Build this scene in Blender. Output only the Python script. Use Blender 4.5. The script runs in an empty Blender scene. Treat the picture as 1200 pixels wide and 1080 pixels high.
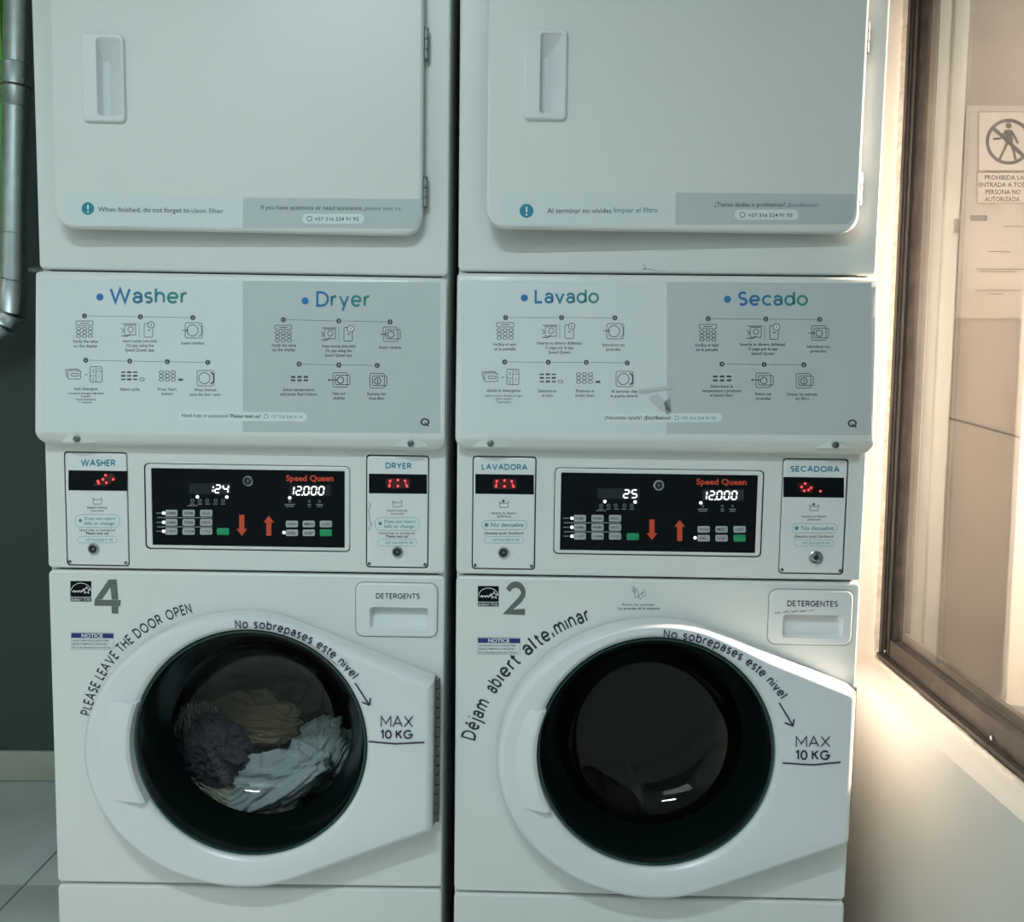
import bpy, bmesh, math, random
from mathutils import Vector, Matrix, noise, Euler
from mathutils.geometry import tessellate_polygon
random.seed(7)
PI = math.pi
S = bpy.context.scene
COL = S.collection
# ------------------------------------------------------------------ camera
FPX = 1050.0
PITCH, YAW, ROLL = 0.0924537, -0.000888407, 0.00679914
CAM = Vector((0.0, -1.5160748, 1.148379))
_fwd = Vector((math.sin(YAW)*math.cos(PITCH), math.cos(YAW)*math.cos(PITCH), -math.sin(PITCH)))
_r0 = Vector((math.cos(YAW), -math.sin(YAW), 0)); _u0 = _r0.cross(_fwd)
RIGHT = math.cos(ROLL)*_r0 + math.sin(ROLL)*_u0
UP = -math.sin(ROLL)*_r0 + math.cos(ROLL)*_u0
cd = bpy.data.cameras.new('camera'); cam = bpy.data.objects.new('camera', cd); COL.objects.link(cam)
cd.sensor_fit = 'HORIZONTAL'; cd.sensor_width = 36.0; cd.lens = FPX/1200*36; cd.clip_start = .02
cam.matrix_world = Matrix(((RIGHT.x, UP.x, -_fwd.x, CAM.x), (RIGHT.y, UP.y, -_fwd.y, CAM.y), (RIGHT.z, UP.z, -_fwd.z, CAM.z), (0, 0, 0, 1)))
S.camera = cam
# ------------------------------------------------------------------ world, exposure, lights
S.view_settings.view_transform = 'Standard'; S.view_settings.look = 'None'
S.view_settings.gamma = 1; S.view_settings.use_curve_mapping = False
S.view_settings.exposure = 0.0
w = bpy.data.worlds.new('world'); S.world = w; w.use_nodes = True
w.node_tree.nodes['Background'].inputs[0].default_value = (.55, .68, .68, 1)
w.node_tree.nodes['Background'].inputs[1].default_value = .05
def area(name, loc, rot, sx, sy, power, col):
    l = bpy.data.lights.new(name, 'AREA'); l.shape = 'RECTANGLE'; l.size = sx; l.size_y = sy
    l.energy = power; l.color = col
    o = bpy.data.objects.new(name, l); COL.objects.link(o); o.location = loc; o.rotation_euler = rot
    return o
COOL = (.81, 1.0, 1.05); WARM = (1.0, .79, .655)
area('tube_light', (-.45, -1.75, 2.62), (math.radians(-14), 0, 0), .62, .06, 34, COOL)
area('fill_light', (-1.2, -2.9, 2.67), (0, 0, 0), 1.8, 1.2, 6.5, COOL)  # unseen fill, added to even out the light from the tube
area('corridor_light', (2.0, .15, 2.60), (math.radians(22), math.radians(8), 0), .4, .4, 15, (1.0, .92, .85))
def spot(name, loc, to, watt, ang, rad, col):
    l = bpy.data.lights.new(name, 'SPOT'); l.energy = watt; l.color = col; l.spot_size = math.radians(ang); l.spot_blend = 1.0; l.shadow_soft_size = rad
    o = bpy.data.objects.new(name, l); COL.objects.link(o); o.location = loc
    o.rotation_euler = (Vector(to)-Vector(loc)).to_track_quat('-Z', 'Y').to_euler(); return o
spot('corridor_warm_spot', (2.70, .22, 1.74), (.60, .26, 1.16), 2350, 46, .05, WARM)  # unseen warm source, placed to light the machine side through the window

# ------------------------------------------------------------------ materials
def mat(name, col, rough=.5, metal=0., emit=None, es=1., noise_amt=0., noise_scale=8., bump=0., bscale=60., coat=0., spec=.5):
    m = bpy.data.materials.new(name); m.use_nodes = True
    nt = m.node_tree; b = nt.nodes['Principled BSDF']
    b.inputs['Base Color'].default_value = (*col, 1); b.inputs['Roughness'].default_value = rough
    b.inputs['Metallic'].default_value = metal; b.inputs['Coat Weight'].default_value = coat
    b.inputs['Specular IOR Level'].default_value = spec
    if emit: b.inputs['Emission Color'].default_value = (*emit, 1); b.inputs['Emission Strength'].default_value = es
    if noise_amt or bump:
        tc = nt.nodes.new('ShaderNodeTexCoord')
    if noise_amt:
        n = nt.nodes.new('ShaderNodeTexNoise'); n.inputs['Scale'].default_value = noise_scale; n.inputs['Detail'].default_value = 5
        r = nt.nodes.new('ShaderNodeMapRange'); r.inputs[1].default_value = .3; r.inputs[2].default_value = .7
        r.inputs[3].default_value = 1-noise_amt; r.inputs[4].default_value = 1+noise_amt
        mx = nt.nodes.new('ShaderNodeVectorMath'); mx.operation = 'SCALE'; mx.inputs[0].default_value = col
        nt.links.new(tc.outputs['Object'], n.inputs['Vector']); nt.links.new(n.outputs['Fac'], r.inputs[0])
        nt.links.new(r.outputs[0], mx.inputs['Scale']); nt.links.new(mx.outputs[0], b.inputs['Base Color'])
    if bump:
        n2 = nt.nodes.new('ShaderNodeTexNoise'); n2.inputs['Scale'].default_value = bscale; n2.inputs['Detail'].default_value = 4
        bp = nt.nodes.new('ShaderNodeBump'); bp.inputs['Strength'].default_value = bump; bp.inputs['Distance'].default_value = .002
        nt.links.new(tc.outputs['Object'], n2.inputs['Vector']); nt.links.new(n2.outputs['Fac'], bp.inputs['Height'])
        nt.links.new(bp.outputs[0], b.inputs['Normal'])
    return m
M = {}
M['enamel'] = mat('white_enamel', (.74, .76, .745), .32, noise_amt=.015, noise_scale=3, bump=.05, bscale=14)
M['plastic'] = mat('white_plastic', (.76, .78, .79), .30)
M['ring'] = mat('ring_plastic', (.73, .755, .775), .26)
M['sheet'] = mat('label_white', (.70, .745, .765), .38)
M['sheetg'] = mat('label_grey', (.53, .575, .59), .38)
M['pill'] = mat('label_pill', (.74, .80, .81), .4)
M['ink'] = mat('ink_black', (.03, .035, .045), .5)
M['soft'] = mat('ink_soft', (.07, .085, .10), .5)
M['softb'] = mat('ink_teal', (.10, .26, .32), .5)
M['grey'] = mat('ink_grey', (.13, .15, .14), .5)
M['teal'] = mat('ink_teal_bright', (.02, .24, .34), .5)
M['navy'] = mat('ink_navy', (.02, .03, .20), .5)
M['violet'] = mat('ink_violet', (.03, .02, .07), .5)
GRAD = [mat('ink_gradient', tuple(a+(b-a)*k/6 for a, b in zip((.015, .16, .42), (.05, .27, .22))), .5) for k in range(7)]
M['whiteink'] = mat('ink_white', (.8, .82, .82), .5)
M['black'] = mat('black_gloss', (.004, .006, .008), .4, spec=.12)
M['lcd'] = mat('display_window', (.022, .025, .028), .2)
M['btn'] = mat('button_grey', (.42, .44, .44), .5)
M['green'] = mat('button_green', (.01, .30, .12), .5)
M['orange'] = mat('arrow_red', (.62, .07, .03), .5)
M['led'] = mat('led_white', (.8, .8, .8), .5, emit=(.95, 1, 1), es=1.5)
M['redled'] = mat('led_red', (.5, .02, .02), .5, emit=(1, .08, .10), es=1.3)
M['redglow'] = mat('led_red_dim', (.04, .0, .0), .5, emit=(1, .01, .02), es=.015)
M['steel'] = mat('galvanised_steel', (.62, .68, .71), .34, 1., noise_amt=.12, noise_scale=26, bump=.15, bscale=30)
M['chrome'] = mat('lock_metal', (.55, .57, .58), .25, 1.)
M['darkmetal'] = mat('hinge_metal', (.17, .18, .18), .45, .8, noise_amt=.3, noise_scale=90)
M['hingeg'] = mat('hinge_grey', (.30, .32, .31), .5, .3)
M['rimg'] = mat('glass_rim_green', (.008, .045, .038), .12, spec=.5)
M['rubber'] = mat('rubber_black', (.012, .016, .016), .45)
M['gloss'] = mat('glass_rim_black', (.002, .006, .0055), .16, spec=.4)
M['drum'] = mat('drum_steel', (.03, .034, .036), .35, 1.)
M['wall'] = mat('cream_wall_paint', (.74, .70, .64), .55, noise_amt=.04, noise_scale=3, bump=.15, bscale=40)
M['wallw'] = mat('pale_wall_paint', (.72, .75, .72), .7, noise_amt=.03, noise_scale=2)
M['backwall'] = mat('dark_green_paint', (.040, .066, .056), .55, noise_amt=.05, noise_scale=2)
M['darkwall'] = mat('grey_wall_paint', (.20, .23, .23), .7)
M['lime'] = mat('lime_paint', (.26, .66, .13), .5)
M['skirt'] = mat('baseboard_tile', (.40, .42, .37), .5, noise_amt=.05)
M['grout'] = mat('floor_grout', (.16, .18, .18), .8)
M['tile'] = mat('grey_floor_tile', (.50, .545, .54), .42, noise_amt=.13, noise_scale=5)
M['bronze'] = mat('bronze_aluminium', (.055, .047, .042), .38, .55, noise_amt=.35, noise_scale=35, bump=.1)
M['bronzed'] = mat('black_gasket', (.012, .012, .013), .4)
M['seal'] = mat('silicone_seal', (.66, .60, .52), .6, noise_amt=.2, noise_scale=60)
M['outwall'] = mat('corridor_wall', (.44, .41, .385), .7, noise_amt=.08, noise_scale=4)
M['outpost'] = mat('corridor_door_frame', (.42, .475, .46), .45, noise_amt=.04)
M['board'] = mat('bright_panel', (.84, .77, .62), .5, noise_amt=.05, noise_scale=3)
M['paper'] = mat('paper', (.60, .58, .56), .7)
M['paperw'] = mat('paper_white', (.72, .70, .67), .7)
M['pgrey'] = mat('print_grey', (.09, .088, .085), .7)
M['plight'] = mat('print_light', (.27, .26, .25), .7)
M['lampw'] = mat('lamp_white', (.8, .8, .8), .5)
M['tube'] = mat('lamp_tube', (.9, .9, .9), .5, emit=(.85, 1, .97), es=14)
M['panel'] = mat('fill_diffuser', (.9, .9, .9), .5, emit=(.85, 1, .98), es=2.2)
M['warmlens'] = mat('lamp_lens', (.9, .85, .8), .5, emit=(1, .8, .6), es=4)
M['scuff'] = mat('scuff_grey', (.30, .33, .33), .5)
M['scufl'] = mat('scuff_pale', (.55, .59, .60), .3)
def glassmat(name, tint, ior, rough=0.0, dirt=0.):
    m = bpy.data.materials.new(name); m.use_nodes = True; nt = m.node_tree
    for n in list(nt.nodes): nt.nodes.remove(n)
    o = nt.nodes.new('ShaderNodeOutputMaterial'); t = nt.nodes.new('ShaderNodeBsdfTransparent'); t.inputs[0].default_value = (*tint, 1)
    g = nt.nodes.new('ShaderNodeBsdfGlossy'); g.inputs['Roughness'].default_value = rough
    f = nt.nodes.new('ShaderNodeFresnel'); ge = nt.nodes.new('ShaderNodeNewGeometry'); mm = nt.nodes.new('ShaderNodeMapRange')
    mm.inputs[3].default_value = ior; mm.inputs[4].default_value = 1/ior; nt.links.new(ge.outputs['Backfacing'], mm.inputs[0]); nt.links.new(mm.outputs[0], f.inputs[0])
    mx = nt.nodes.new('ShaderNodeMixShader'); nt.links.new(f.outputs[0], mx.inputs[0]); nt.links.new(t.outputs[0], mx.inputs[1]); nt.links.new(g.outputs[0], mx.inputs[2])
    last = mx
    if dirt:
        d = nt.nodes.new('ShaderNodeBsdfDiffuse'); d.inputs[0].default_value = (.8, .76, .7, 1)
        tc = nt.nodes.new('ShaderNodeTexCoord'); n = nt.nodes.new('ShaderNodeTexNoise'); n.inputs['Scale'].default_value = 9; n.inputs['Detail'].default_value = 9; n.inputs['Roughness'].default_value = .7
        r = nt.nodes.new('ShaderNodeMapRange'); r.inputs[1].default_value = .45; r.inputs[2].default_value = .8; r.inputs[3].default_value = dirt*.35; r.inputs[4].default_value = dirt
        nt.links.new(tc.outputs['Object'], n.inputs['Vector']); nt.links.new(n.outputs['Fac'], r.inputs[0])
        m2 = nt.nodes.new('ShaderNodeMixShader'); nt.links.new(r.outputs[0], m2.inputs[0]); nt.links.new(mx.outputs[0], m2.inputs[1]); nt.links.new(d.outputs[0], m2.inputs[2]); last = m2
    nt.links.new(last.outputs[0], o.inputs[0]); return m
M['bowl'] = glassmat('door_glass', (.68, .70, .70), 1.40, 0.02, dirt=.004)
M['pane'] = glassmat('window_glass', (.92, .92, .90), 1.50, 0.0, dirt=.05)
def cloth(name, c1, c2=None, scale=60., stripe=False):
    m = bpy.data.materials.new(name); m.use_nodes = True; nt = m.node_tree; b = nt.nodes['Principled BSDF']
    b.inputs['Roughness'].default_value = .85; b.inputs['Sheen Weight'].default_value = .1
    tc = nt.nodes.new('ShaderNodeTexCoord')
    if stripe:
        n = nt.nodes.new('ShaderNodeTexWave'); n.inputs['Scale'].default_value = scale; n.inputs['Distortion'].default_value = 5; n.inputs['Detail'].default_value = 1
    else:
        n = nt.nodes.new('ShaderNodeTexNoise'); n.inputs['Scale'].default_value = scale; n.inputs['Detail'].default_value = 6
    r = nt.nodes.new('ShaderNodeValToRGB'); r.color_ramp.elements[0].color = (*c1, 1); r.color_ramp.elements[1].color = (*(c2 or c1), 1)
    r.color_ramp.elements[0].position = .35; r.color_ramp.elements[1].position = .65
    nt.links.new(tc.outputs['Object'], n.inputs['Vector']); nt.links.new(n.outputs['Fac'], r.inputs[0]); nt.links.new(r.outputs[0], b.inputs['Base Color'])
    return m

# ------------------------------------------------------------------ mesh helpers
class MB:
    def __init__(s): s.v = []; s.f = []; s.m = []
    def add(s, vs, fs, mi=0):
        o = len(s.v); s.v += [tuple(v) for v in vs]; s.f += [tuple(i+o for i in f) for f in fs]; s.m += [mi]*len(fs)
    def box(s, x0, x1, y0, y1, z0, z1, mi=0, b=0.):
        if b <= 0:
            s.add([(x0,y0,z0),(x1,y0,z0),(x1,y1,z0),(x0,y1,z0),(x0,y0,z1),(x1,y0,z1),(x1,y1,z1),(x0,y1,z1)],
                  [(0,3,2,1),(4,5,6,7),(0,1,5,4),(1,2,6,5),(2,3,7,6),(3,0,4,7)], mi)
        else:
            bm = bmesh.new(); bmesh.ops.create_cube(bm, size=1)
            for v in bm.verts: v.co = Vector(((x0+x1)/2+v.co.x*(x1-x0), (y0+y1)/2+v.co.y*(y1-y0), (z0+z1)/2+v.co.z*(z1-z0)))
            bmesh.ops.bevel(bm, geom=bm.edges[:], offset=b, segments=2, affect='EDGES', profile=.6)
            bm.verts.ensure_lookup_table(); s.add([v.co[:] for v in bm.verts], [[v.index for v in f.verts] for f in bm.faces], mi); bm.free()
    def loft(s, loops, mi=0, closed=True, cap0=False, cap1=False):
        n = len(loops[0]); vs = [p for l in loops for p in l]; fs = []
        for k in range(len(loops)-1):
            for i in range(n if closed else n-1):
                j = (i+1) % n
                fs.append((k*n+i, k*n+j, (k+1)*n+j, (k+1)*n+i))
        if cap0: fs.append(tuple(range(n-1, -1, -1)))
        if cap1: fs.append(tuple((len(loops)-1)*n+i for i in range(n)))
        s.add(vs, fs, mi)
    def plate(s, loops, y, mi=0):           # planar face with holes at depth y
        polys = [[Vector((p[0], p[1], 0)) for p in l] for l in loops]
        tris = tessellate_polygon(polys); s.add([(p[0], y, p[1]) for l in loops for p in l], [tuple(t) for t in tris], mi)
    def tube(s, path, r, n=16, mi=0, cap=True):
        rings = []; P = [Vector(p) for p in path]; up = Vector((0, 1, 0))
        for i, p in enumerate(P):
            d = (P[min(i+1, len(P)-1)]-P[max(i-1, 0)]).normalized()
            a = d.cross(up); a = a.normalized() if a.length > .01 else d.cross(Vector((1, 0, 0))).normalized()
            b = d.cross(a); rr = r[i] if isinstance(r, (list, tuple)) else r
            rings.append([tuple(p+rr*(math.cos(2*PI*k/n)*a+math.sin(2*PI*k/n)*b)) for k in range(n)])
        s.loft(rings, mi, cap0=cap, cap1=cap)
    def build(s, name, mats, parent=None, smooth=True, angle=35):
        me = bpy.data.meshes.new(name); me.from_pydata(s.v, [], s.f)
        mats = mats if isinstance(mats, (list, tuple)) else [mats]
        for m in mats: me.materials.append(m)
        me.polygons.foreach_set('material_index', s.m)
        bm = bmesh.new(); bm.from_mesh(me); bmesh.ops.recalc_face_normals(bm, faces=bm.faces[:]) if not getattr(s, 'flat', False) else None; bm.to_mesh(me); bm.free()
        if smooth: me.shade_smooth(); me.set_sharp_from_angle(angle=math.radians(angle))
        me.update(); o = bpy.data.objects.new(name, me); COL.objects.link(o)
        if parent: o.parent = parent
        return o
def rr(x0, x1, z0, z1, r, n=6, inset=0.):
    x0 += inset; x1 -= inset; z0 += inset; z1 -= inset; r = max(r-inset, .0005); P = []
    for cx, cz, a in ((x1-r, z1-r, 0), (x0+r, z1-r, PI/2), (x0+r, z0+r, PI), (x1-r, z0+r, 3*PI/2)):
        for k in range(n+1):
            t = a+PI/2*k/n; P.append((cx+r*math.cos(t), cz+r*math.sin(t)))
    return P
def lift(l, y): return [(p[0], y, p[1]) for p in l]
def slab(mb, f, y0, y1, b, holes=(), mi=0):   # f(inset)->2D loop ; y1 is the front (smaller y)
    sg = -1 if y1 < y0 else 1
    ls = [lift(f(0), y0), lift(f(0), y1-sg*b), lift(f(b*.3), y1-sg*b*.3), lift(f(b), y1)]
    mb.loft(ls, mi); mb.plate([f(b)]+list(holes), y1, mi)
def empty(name, loc, rot=(0, 0, 0), label=None, cat=None, group=None):
    o = bpy.data.objects.new(name, None); COL.objects.link(o); o.location = loc; o.rotation_euler = rot; o.empty_display_size = .1
    if label: tag(o, label, cat, group)
    return o
def tag(o, label, cat, group=None):
    o['label'] = label; o['category'] = cat
    if group: o['group'] = group
    return o
def struct(o): o['kind'] = 'structure'; return o

# ------------------------------------------------------------------ text glyphs
_cache = {}
def glyphs(body, bold=0.0, shear=0.):
    k = (body, bold, shear)
    if k in _cache: return _cache[k]
    cu = bpy.data.curves.new('t', 'FONT'); cu.body = body; cu.size = 1; cu.resolution_u = 2; cu.offset = bold; cu.shear = shear; cu.fill_mode = 'FRONT'
    o = bpy.data.objects.new('t', cu); COL.objects.link(o)
    dg = bpy.context.evaluated_depsgraph_get(); me = bpy.data.meshes.new_from_object(o.evaluated_get(dg))
    vs = [(v.co.x, v.co.y) for v in me.vertices]; fs = [tuple(p.vertices) for p in me.polygons]
    bpy.data.objects.remove(o); bpy.data.curves.remove(cu); bpy.data.meshes.remove(me)
    _cache[k] = (vs, fs); return vs, fs
CAPH = .73
def _arc(cx, cy, rx, ry, a0, a1, n=14): return [(cx+rx*math.cos(math.radians(a0+(a1-a0)*k/n)), cy+ry*math.sin(math.radians(a0+(a1-a0)*k/n))) for k in range(n+1)]
_s = lambda w_, h_: _arc(w_/2, h_*.75, w_/2, h_*.25, 35, 270, 10)+_arc(w_/2, h_*.25, w_/2, h_*.25, 90, -145, 10)
_ar = lambda x: [(x, .72), (x, 0)]
_n = lambda x0, w_: [(x0, .38)]+_arc(x0+w_/2, .42, w_/2, .30, 180, 0, 10)+[(x0+w_, 0)]
_e = [_arc(.32, .36, .32, .36, 0, 315), [(0, .36), (.64, .36)]]
GEO = {'W': (1.26, [[(0,1),(.31,0),(.63,1),(.95,0),(1.26,1)]]), 'D': (.76, [[(0,0),(0,1),(.28,1)]+_arc(.28,.5,.48,.5,90,-90)+[(0,0)]]), 'L': (.48, [[(0,1),(0,0),(.48,0)]]),
 'S': (.52, [_s(.52, 1.)]), 'P': (.56, [[(0,0),(0,1),(.28,1)]+_arc(.28,.73,.28,.27,90,-90,10)+[(0,.46)]]), 'E': (.50, [[(.5,1),(0,1),(0,0),(.5,0)],[(0,.51),(.45,.51)]]),
 'A': (.84, [[(0,0),(.42,1),(.84,0)],[(.15,.33),(.69,.33)]]), 'V': (.84, [[(0,1),(.42,0),(.84,1)]]), 'T': (.66, [[(0,1),(.66,1)],[(.33,1),(.33,0)]]), 'H': (.66, [[(0,0),(0,1)],[(.66,0),(.66,1)],[(0,.52),(.66,.52)]]),
 'O': (.96, [_arc(.48,.5,.48,.5,0,360,22)]), 'R': (.60, [[(0,0),(0,1),(.30,1)]+_arc(.30,.73,.28,.27,90,-90,10)+[(0,.46)],[(.32,.46),(.60,0)]]), 'N': (.66, [[(0,0),(0,1),(.66,0),(.66,1)]]),
 'M': (.88, [[(0,0),(0,1),(.44,.3),(.88,1),(.88,0)]]), 'X': (.76, [[(0,0),(.76,1)],[(0,1),(.76,0)]]), 'K': (.62, [[(0,0),(0,1)],[(.58,1),(.02,.46)],[(.20,.62),(.62,0)]]),
 'G': (.90, [_arc(.47,.5,.47,.5,45,345,20)+[(.94,.47),(.52,.47)]]), 'C': (.80, [_arc(.47,.5,.47,.5,45,315,20)]), 'Y': (.74, [[(0,1),(.37,.48),(.74,1)],[(.37,.48),(.37,0)]]), '4': (.80, [[(.50,1),(.02,.27),(.84,.27)],[(.60,.62),(.60,-.02)]]), '2': (.64, [_arc(.32,.70,.31,.30,165,-18,12)+[(.50,.45),(0,.0),(.70,.0)]]), '1': (.26, [[(0,.84),(.24,1),(.24,0)]]), '0': (.62, [_arc(.31,.5,.31,.5,0,360,20)]),
 'a': (.52, [[(.03,.53)]+_arc(.26,.47,.25,.25,140,0,8)+[(.52,0)], _arc(.25,.205,.25,.205,0,360,16)]), 'b': (.62, [_arc(.31,.36,.31,.36,0,360,18), [(0,1.04),(0,0)]]), 'd': (.62, [_arc(.31,.36,.31,.36,0,360,18), [(.62,1.04),(.62,0)]]), 'p': (.62, [_arc(.31,.36,.31,.36,0,360,18), [(0,.72),(0,-.32)]]),
 'e': (.64, _e), '\u00e9': (.64, _e+[[(.25,.88),(.45,1.06)]]), 'o': (.66, [_arc(.33,.36,.33,.36,0,360,18)]), 'c': (.55, [_arc(.33,.36,.33,.36,45,315)]), 's': (.42, [_s(.42,.72)]), 'r': (.32, [_ar(0), [(0,.36)]+_arc(.27,.40,.27,.31,180,75,6)]),
 'n': (.54, [_ar(0), _n(0,.54)]), 'm': (.94, [_ar(0), _n(0,.47), _n(.47,.47)]), 'h': (.54, [[(0,1.04),(0,0)], _n(0,.54)]), 'i': (.06, [_ar(.03), [(.03,.94),(.03,1.03)]]), '\u0131': (.06, [_ar(.03)]), '\u00ed': (.14, [_ar(.03), [(.02,.88),(.18,1.06)]]),
 'j': (.14, [[(.12,.72),(.12,-.14)]+_arc(-.02,-.14,.14,.16,0,-80,5), [(.12,.94),(.12,1.03)]]), 'l': (.06, [[(.03,1.04),(.03,0)]]), 't': (.36, [[(.15,.94),(.15,.16)]+_arc(.31,.16,.16,.16,180,280,5), [(0,.70),(.36,.70)]]), 'v': (.58, [[(0,.72),(.29,0),(.58,.72)]]), 'y': (.58, [[(0,.72),(.30,0)],[(.58,.72),(.17,-.32)]])}
def geo(body, t=.12, gap=.11):
    """geometric round sans drawn as ribbons; returns the same form as glyphs()"""
    vs = []; fs = []; x = 0
    for ch in body:
        if ch == ' ': x += .34; continue
        w_, st = GEO[ch]
        for P in st:
            P = [Vector((x+t/2+p[0], t/2+p[1]*(1-t) if p[1] >= 0 else p[1]+t/2)) for p in P]; P = [p for k, p in enumerate(P) if k == 0 or (p-P[k-1]).length > 1e-5]; L = []; Rr = []
            closed = (P[0]-P[-1]).length < 1e-4 and len(P) > 4
            for k in range(len(P)):
                a = P[k]-P[k-1] if k else (P[0]-P[-2] if closed else P[1]-P[0]); b = P[k+1]-P[k] if k < len(P)-1 else (P[1]-P[0] if closed else P[-1]-P[-2])
                a, b = a.normalized(), b.normalized(); m_ = (Vector((-a.y, a.x))+Vector((-b.y, b.x)))
                if m_.length < 1e-3: m_ = Vector((-a.y, a.x))
                m_.normalize(); q = t/2/max(.42, m_.dot(Vector((-a.y, a.x))))
                c_ = P[k]-(a*t/2 if (k == 0 and not closed and ch not in 'ij' ) else Vector((0, 0)))*0
                L.append(c_+m_*q); Rr.append(c_-m_*q)
            o = len(vs); n = len(P); vs += [tuple(p*CAPH) for p in L+Rr]; fs += [(o+k, o+k+1, o+n+k+1, o+n+k) for k in range(n-1)]
        x += w_+t+gap
    return vs, fs
def is_geo(t): return all(c in GEO or c == ' ' for c in t)
class Decal:
    """flat print collected in 2-D and laid onto a real surface by conv(px, py, eps)"""
    def __init__(s, conv, mats): s.c = conv; s.mb = MB(); s.mb.flat = True; s.mats = []; s.conv = conv
    def mi(s, m):
        if isinstance(m, str): m = M[m]
        if m not in s.mats: s.mats.append(m)
        return s.mats.index(m)
    def poly(s, pts, m, e=1):
        s.mb.add([s.conv(x, y, e) for x, y in pts], [tuple(range(len(pts)))], s.mi(m))
    def strip(s, outer, inner, m, e=1):
        n = len(outer); s.mb.add([s.conv(x, y, e) for x, y in outer+inner], [(i, (i+1) % n, n+(i+1) % n, n+i) for i in range(n)], s.mi(m))
    def line(s, a, b, w, m, e=1):
        d = Vector((b[0]-a[0], b[1]-a[1])); d.normalize(); n = Vector((-d.y, d.x))*w/2
        s.poly([(a[0]+n.x, a[1]+n.y), (b[0]+n.x, b[1]+n.y), (b[0]-n.x, b[1]-n.y), (a[0]-n.x, a[1]-n.y)], m, e)
    def path(s, pts, w, m, e=1):
        for a, b in zip(pts, pts[1:]): s.line(a, b, w, m, e)
    def disc(s, c, r, m, e=1, n=14): s.poly([(c[0]+r*math.cos(2*PI*k/n), c[1]-r*math.sin(2*PI*k/n)) for k in range(n)], m, e)
    def ring(s, c, r, w, m, e=1, n=18, sx=1.):
        s.strip([(c[0]+sx*(r+w/2)*math.cos(2*PI*k/n), c[1]-(r+w/2)*math.sin(2*PI*k/n)) for k in range(n)],
                [(c[0]+sx*(r-w/2)*math.cos(2*PI*k/n), c[1]-(r-w/2)*math.sin(2*PI*k/n)) for k in range(n)], m, e)
    def rrect(s, x0, x1, y0, y1, r, m, e=1, w=None, slope=0.):
        f = lambda i: [(x, y+slope*(x-x0)) for x, y in rr(x0, x1, y0, y1, r, 4, i)]
        if w: s.strip(f(-w/2), f(w/2), m, e)
        else: s.poly(f(0), m, e)
    def text(s, t, xl, xr, yb, h, m, e=1, bold=0., slope=0., grad=None, g=0):
        vs, fs = geo(t, g) if g else glyphs(t, bold); x0 = min(v[0] for v in vs); x1 = max(v[0] for v in vs); kx = (xr-xl)/max(x1-x0, 1e-6); ky = h/CAPH
        P = [(xl+(v[0]-x0)*kx, yb-v[1]*ky) for v in vs]; P = [(x, y+slope*(x-xl)) for x, y in P]
        W = [s.conv(x, y, e) for x, y in P]
        if grad:
            o = len(s.mb.v); s.mb.v += W
            for f in fs:
                cx = sum(P[i][0] for i in f)/len(f); k = min(6, max(0, int((cx-xl)/(xr-xl)*7)))
                s.mb.f.append(tuple(i+o for i in f)); s.mb.m.append(s.mi(grad[k]))
        else: s.mb.add(W, fs, s.mi(m))
    def ctext(s, t, cx, yb, h, m, e=1, bold=0., wid=None, slope=0.):     # centred line, natural width
        vs, fs = glyphs(t, bold); wn = max(v[0] for v in vs)-min(v[0] for v in vs); W = wid or wn*h/CAPH
        s.text(t, cx-W/2, cx+W/2, yb-slope*W/2, h, m, e, bold, slope)
    def build(s, name, parent, label=None, stuff=False):
        if not s.mb.v: return None
        o = s.mb.build(name, s.mats, parent, smooth=False)
        if stuff: o['kind'] = 'stuff'
        if label: o['label'] = label
        return o
class ArcConv: pass
def arctext(mb, t, c, R, a0, a1, h, place, mi=0, bold=0., g=.165):
    """characters one by one along an arc in a local plane; a0 -> a1 radians, clockwise reading"""
    adv = []; pos = 0
    for ch in t:
        if ch == ' ': pos += .42; adv.append(None); continue
        vs, fs = geo(ch, g); x0 = min(v[0] for v in vs); x1 = max(v[0] for v in vs)
        adv.append((pos, x0, x1)); pos += (x1-x0)+.12
    tot = pos-.12; k = (a0-a1)/tot; sc = h/CAPH
    for ch, a in zip(t, adv):
        if a is None: continue
        vs, fs = geo(ch, g); mid = a0-(a[0]+(a[2]-a[1])/2)*k; kx = k*R
        T = (math.sin(mid), -math.cos(mid)); N = (math.cos(mid), math.sin(mid)); cx = (a[1]+a[2])/2
        mb.add([place(c[0]+N[0]*(R+v[1]*sc)+T[0]*(v[0]-cx)*kx, c[1]+N[1]*(R+v[1]*sc)+T[1]*(v[0]-cx)*kx) for v in vs], fs, mi)
SEG = {'0': 'abcdef', '1': 'bc', '2': 'abged', '3': 'abgcd', '4': 'fgbc', '5': 'afgcd'}
def seg(d, ch, x, y, wd, h, m, e=2, wseg=1.5):
    sh = lambda p: (p[0]+(y-p[1])*.12, p[1])
    pts = {'a': ((x+.8, y-h), (x+wd-.8, y-h)), 'g': ((x+.8, y-h/2), (x+wd-.8, y-h/2)), 'd': ((x+.8, y), (x+wd-.8, y)),
           'f': ((x, y-h+.6), (x, y-h/2-.6)), 'e': ((x, y-h/2+.6), (x, y-.6)), 'b': ((x+wd, y-h+.6), (x+wd, y-h/2-.6)), 'c': ((x+wd, y-h/2+.6), (x+wd, y-.6))}
    for q in SEG[ch]: d.line(sh(pts[q][0]), sh(pts[q][1]), wseg, m, e)

def ray(px, py): return _fwd + RIGHT*((px-600)/FPX) - UP*((py-540)/FPX)
def on_plane(px, py, y=None, x=None, z=None):
    d = ray(px, py); t = (y-CAM.y)/d.y if y is not None else (x-CAM.x)/d.x if x is not None else (z-CAM.z)/d.z
    return CAM+d*t

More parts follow.
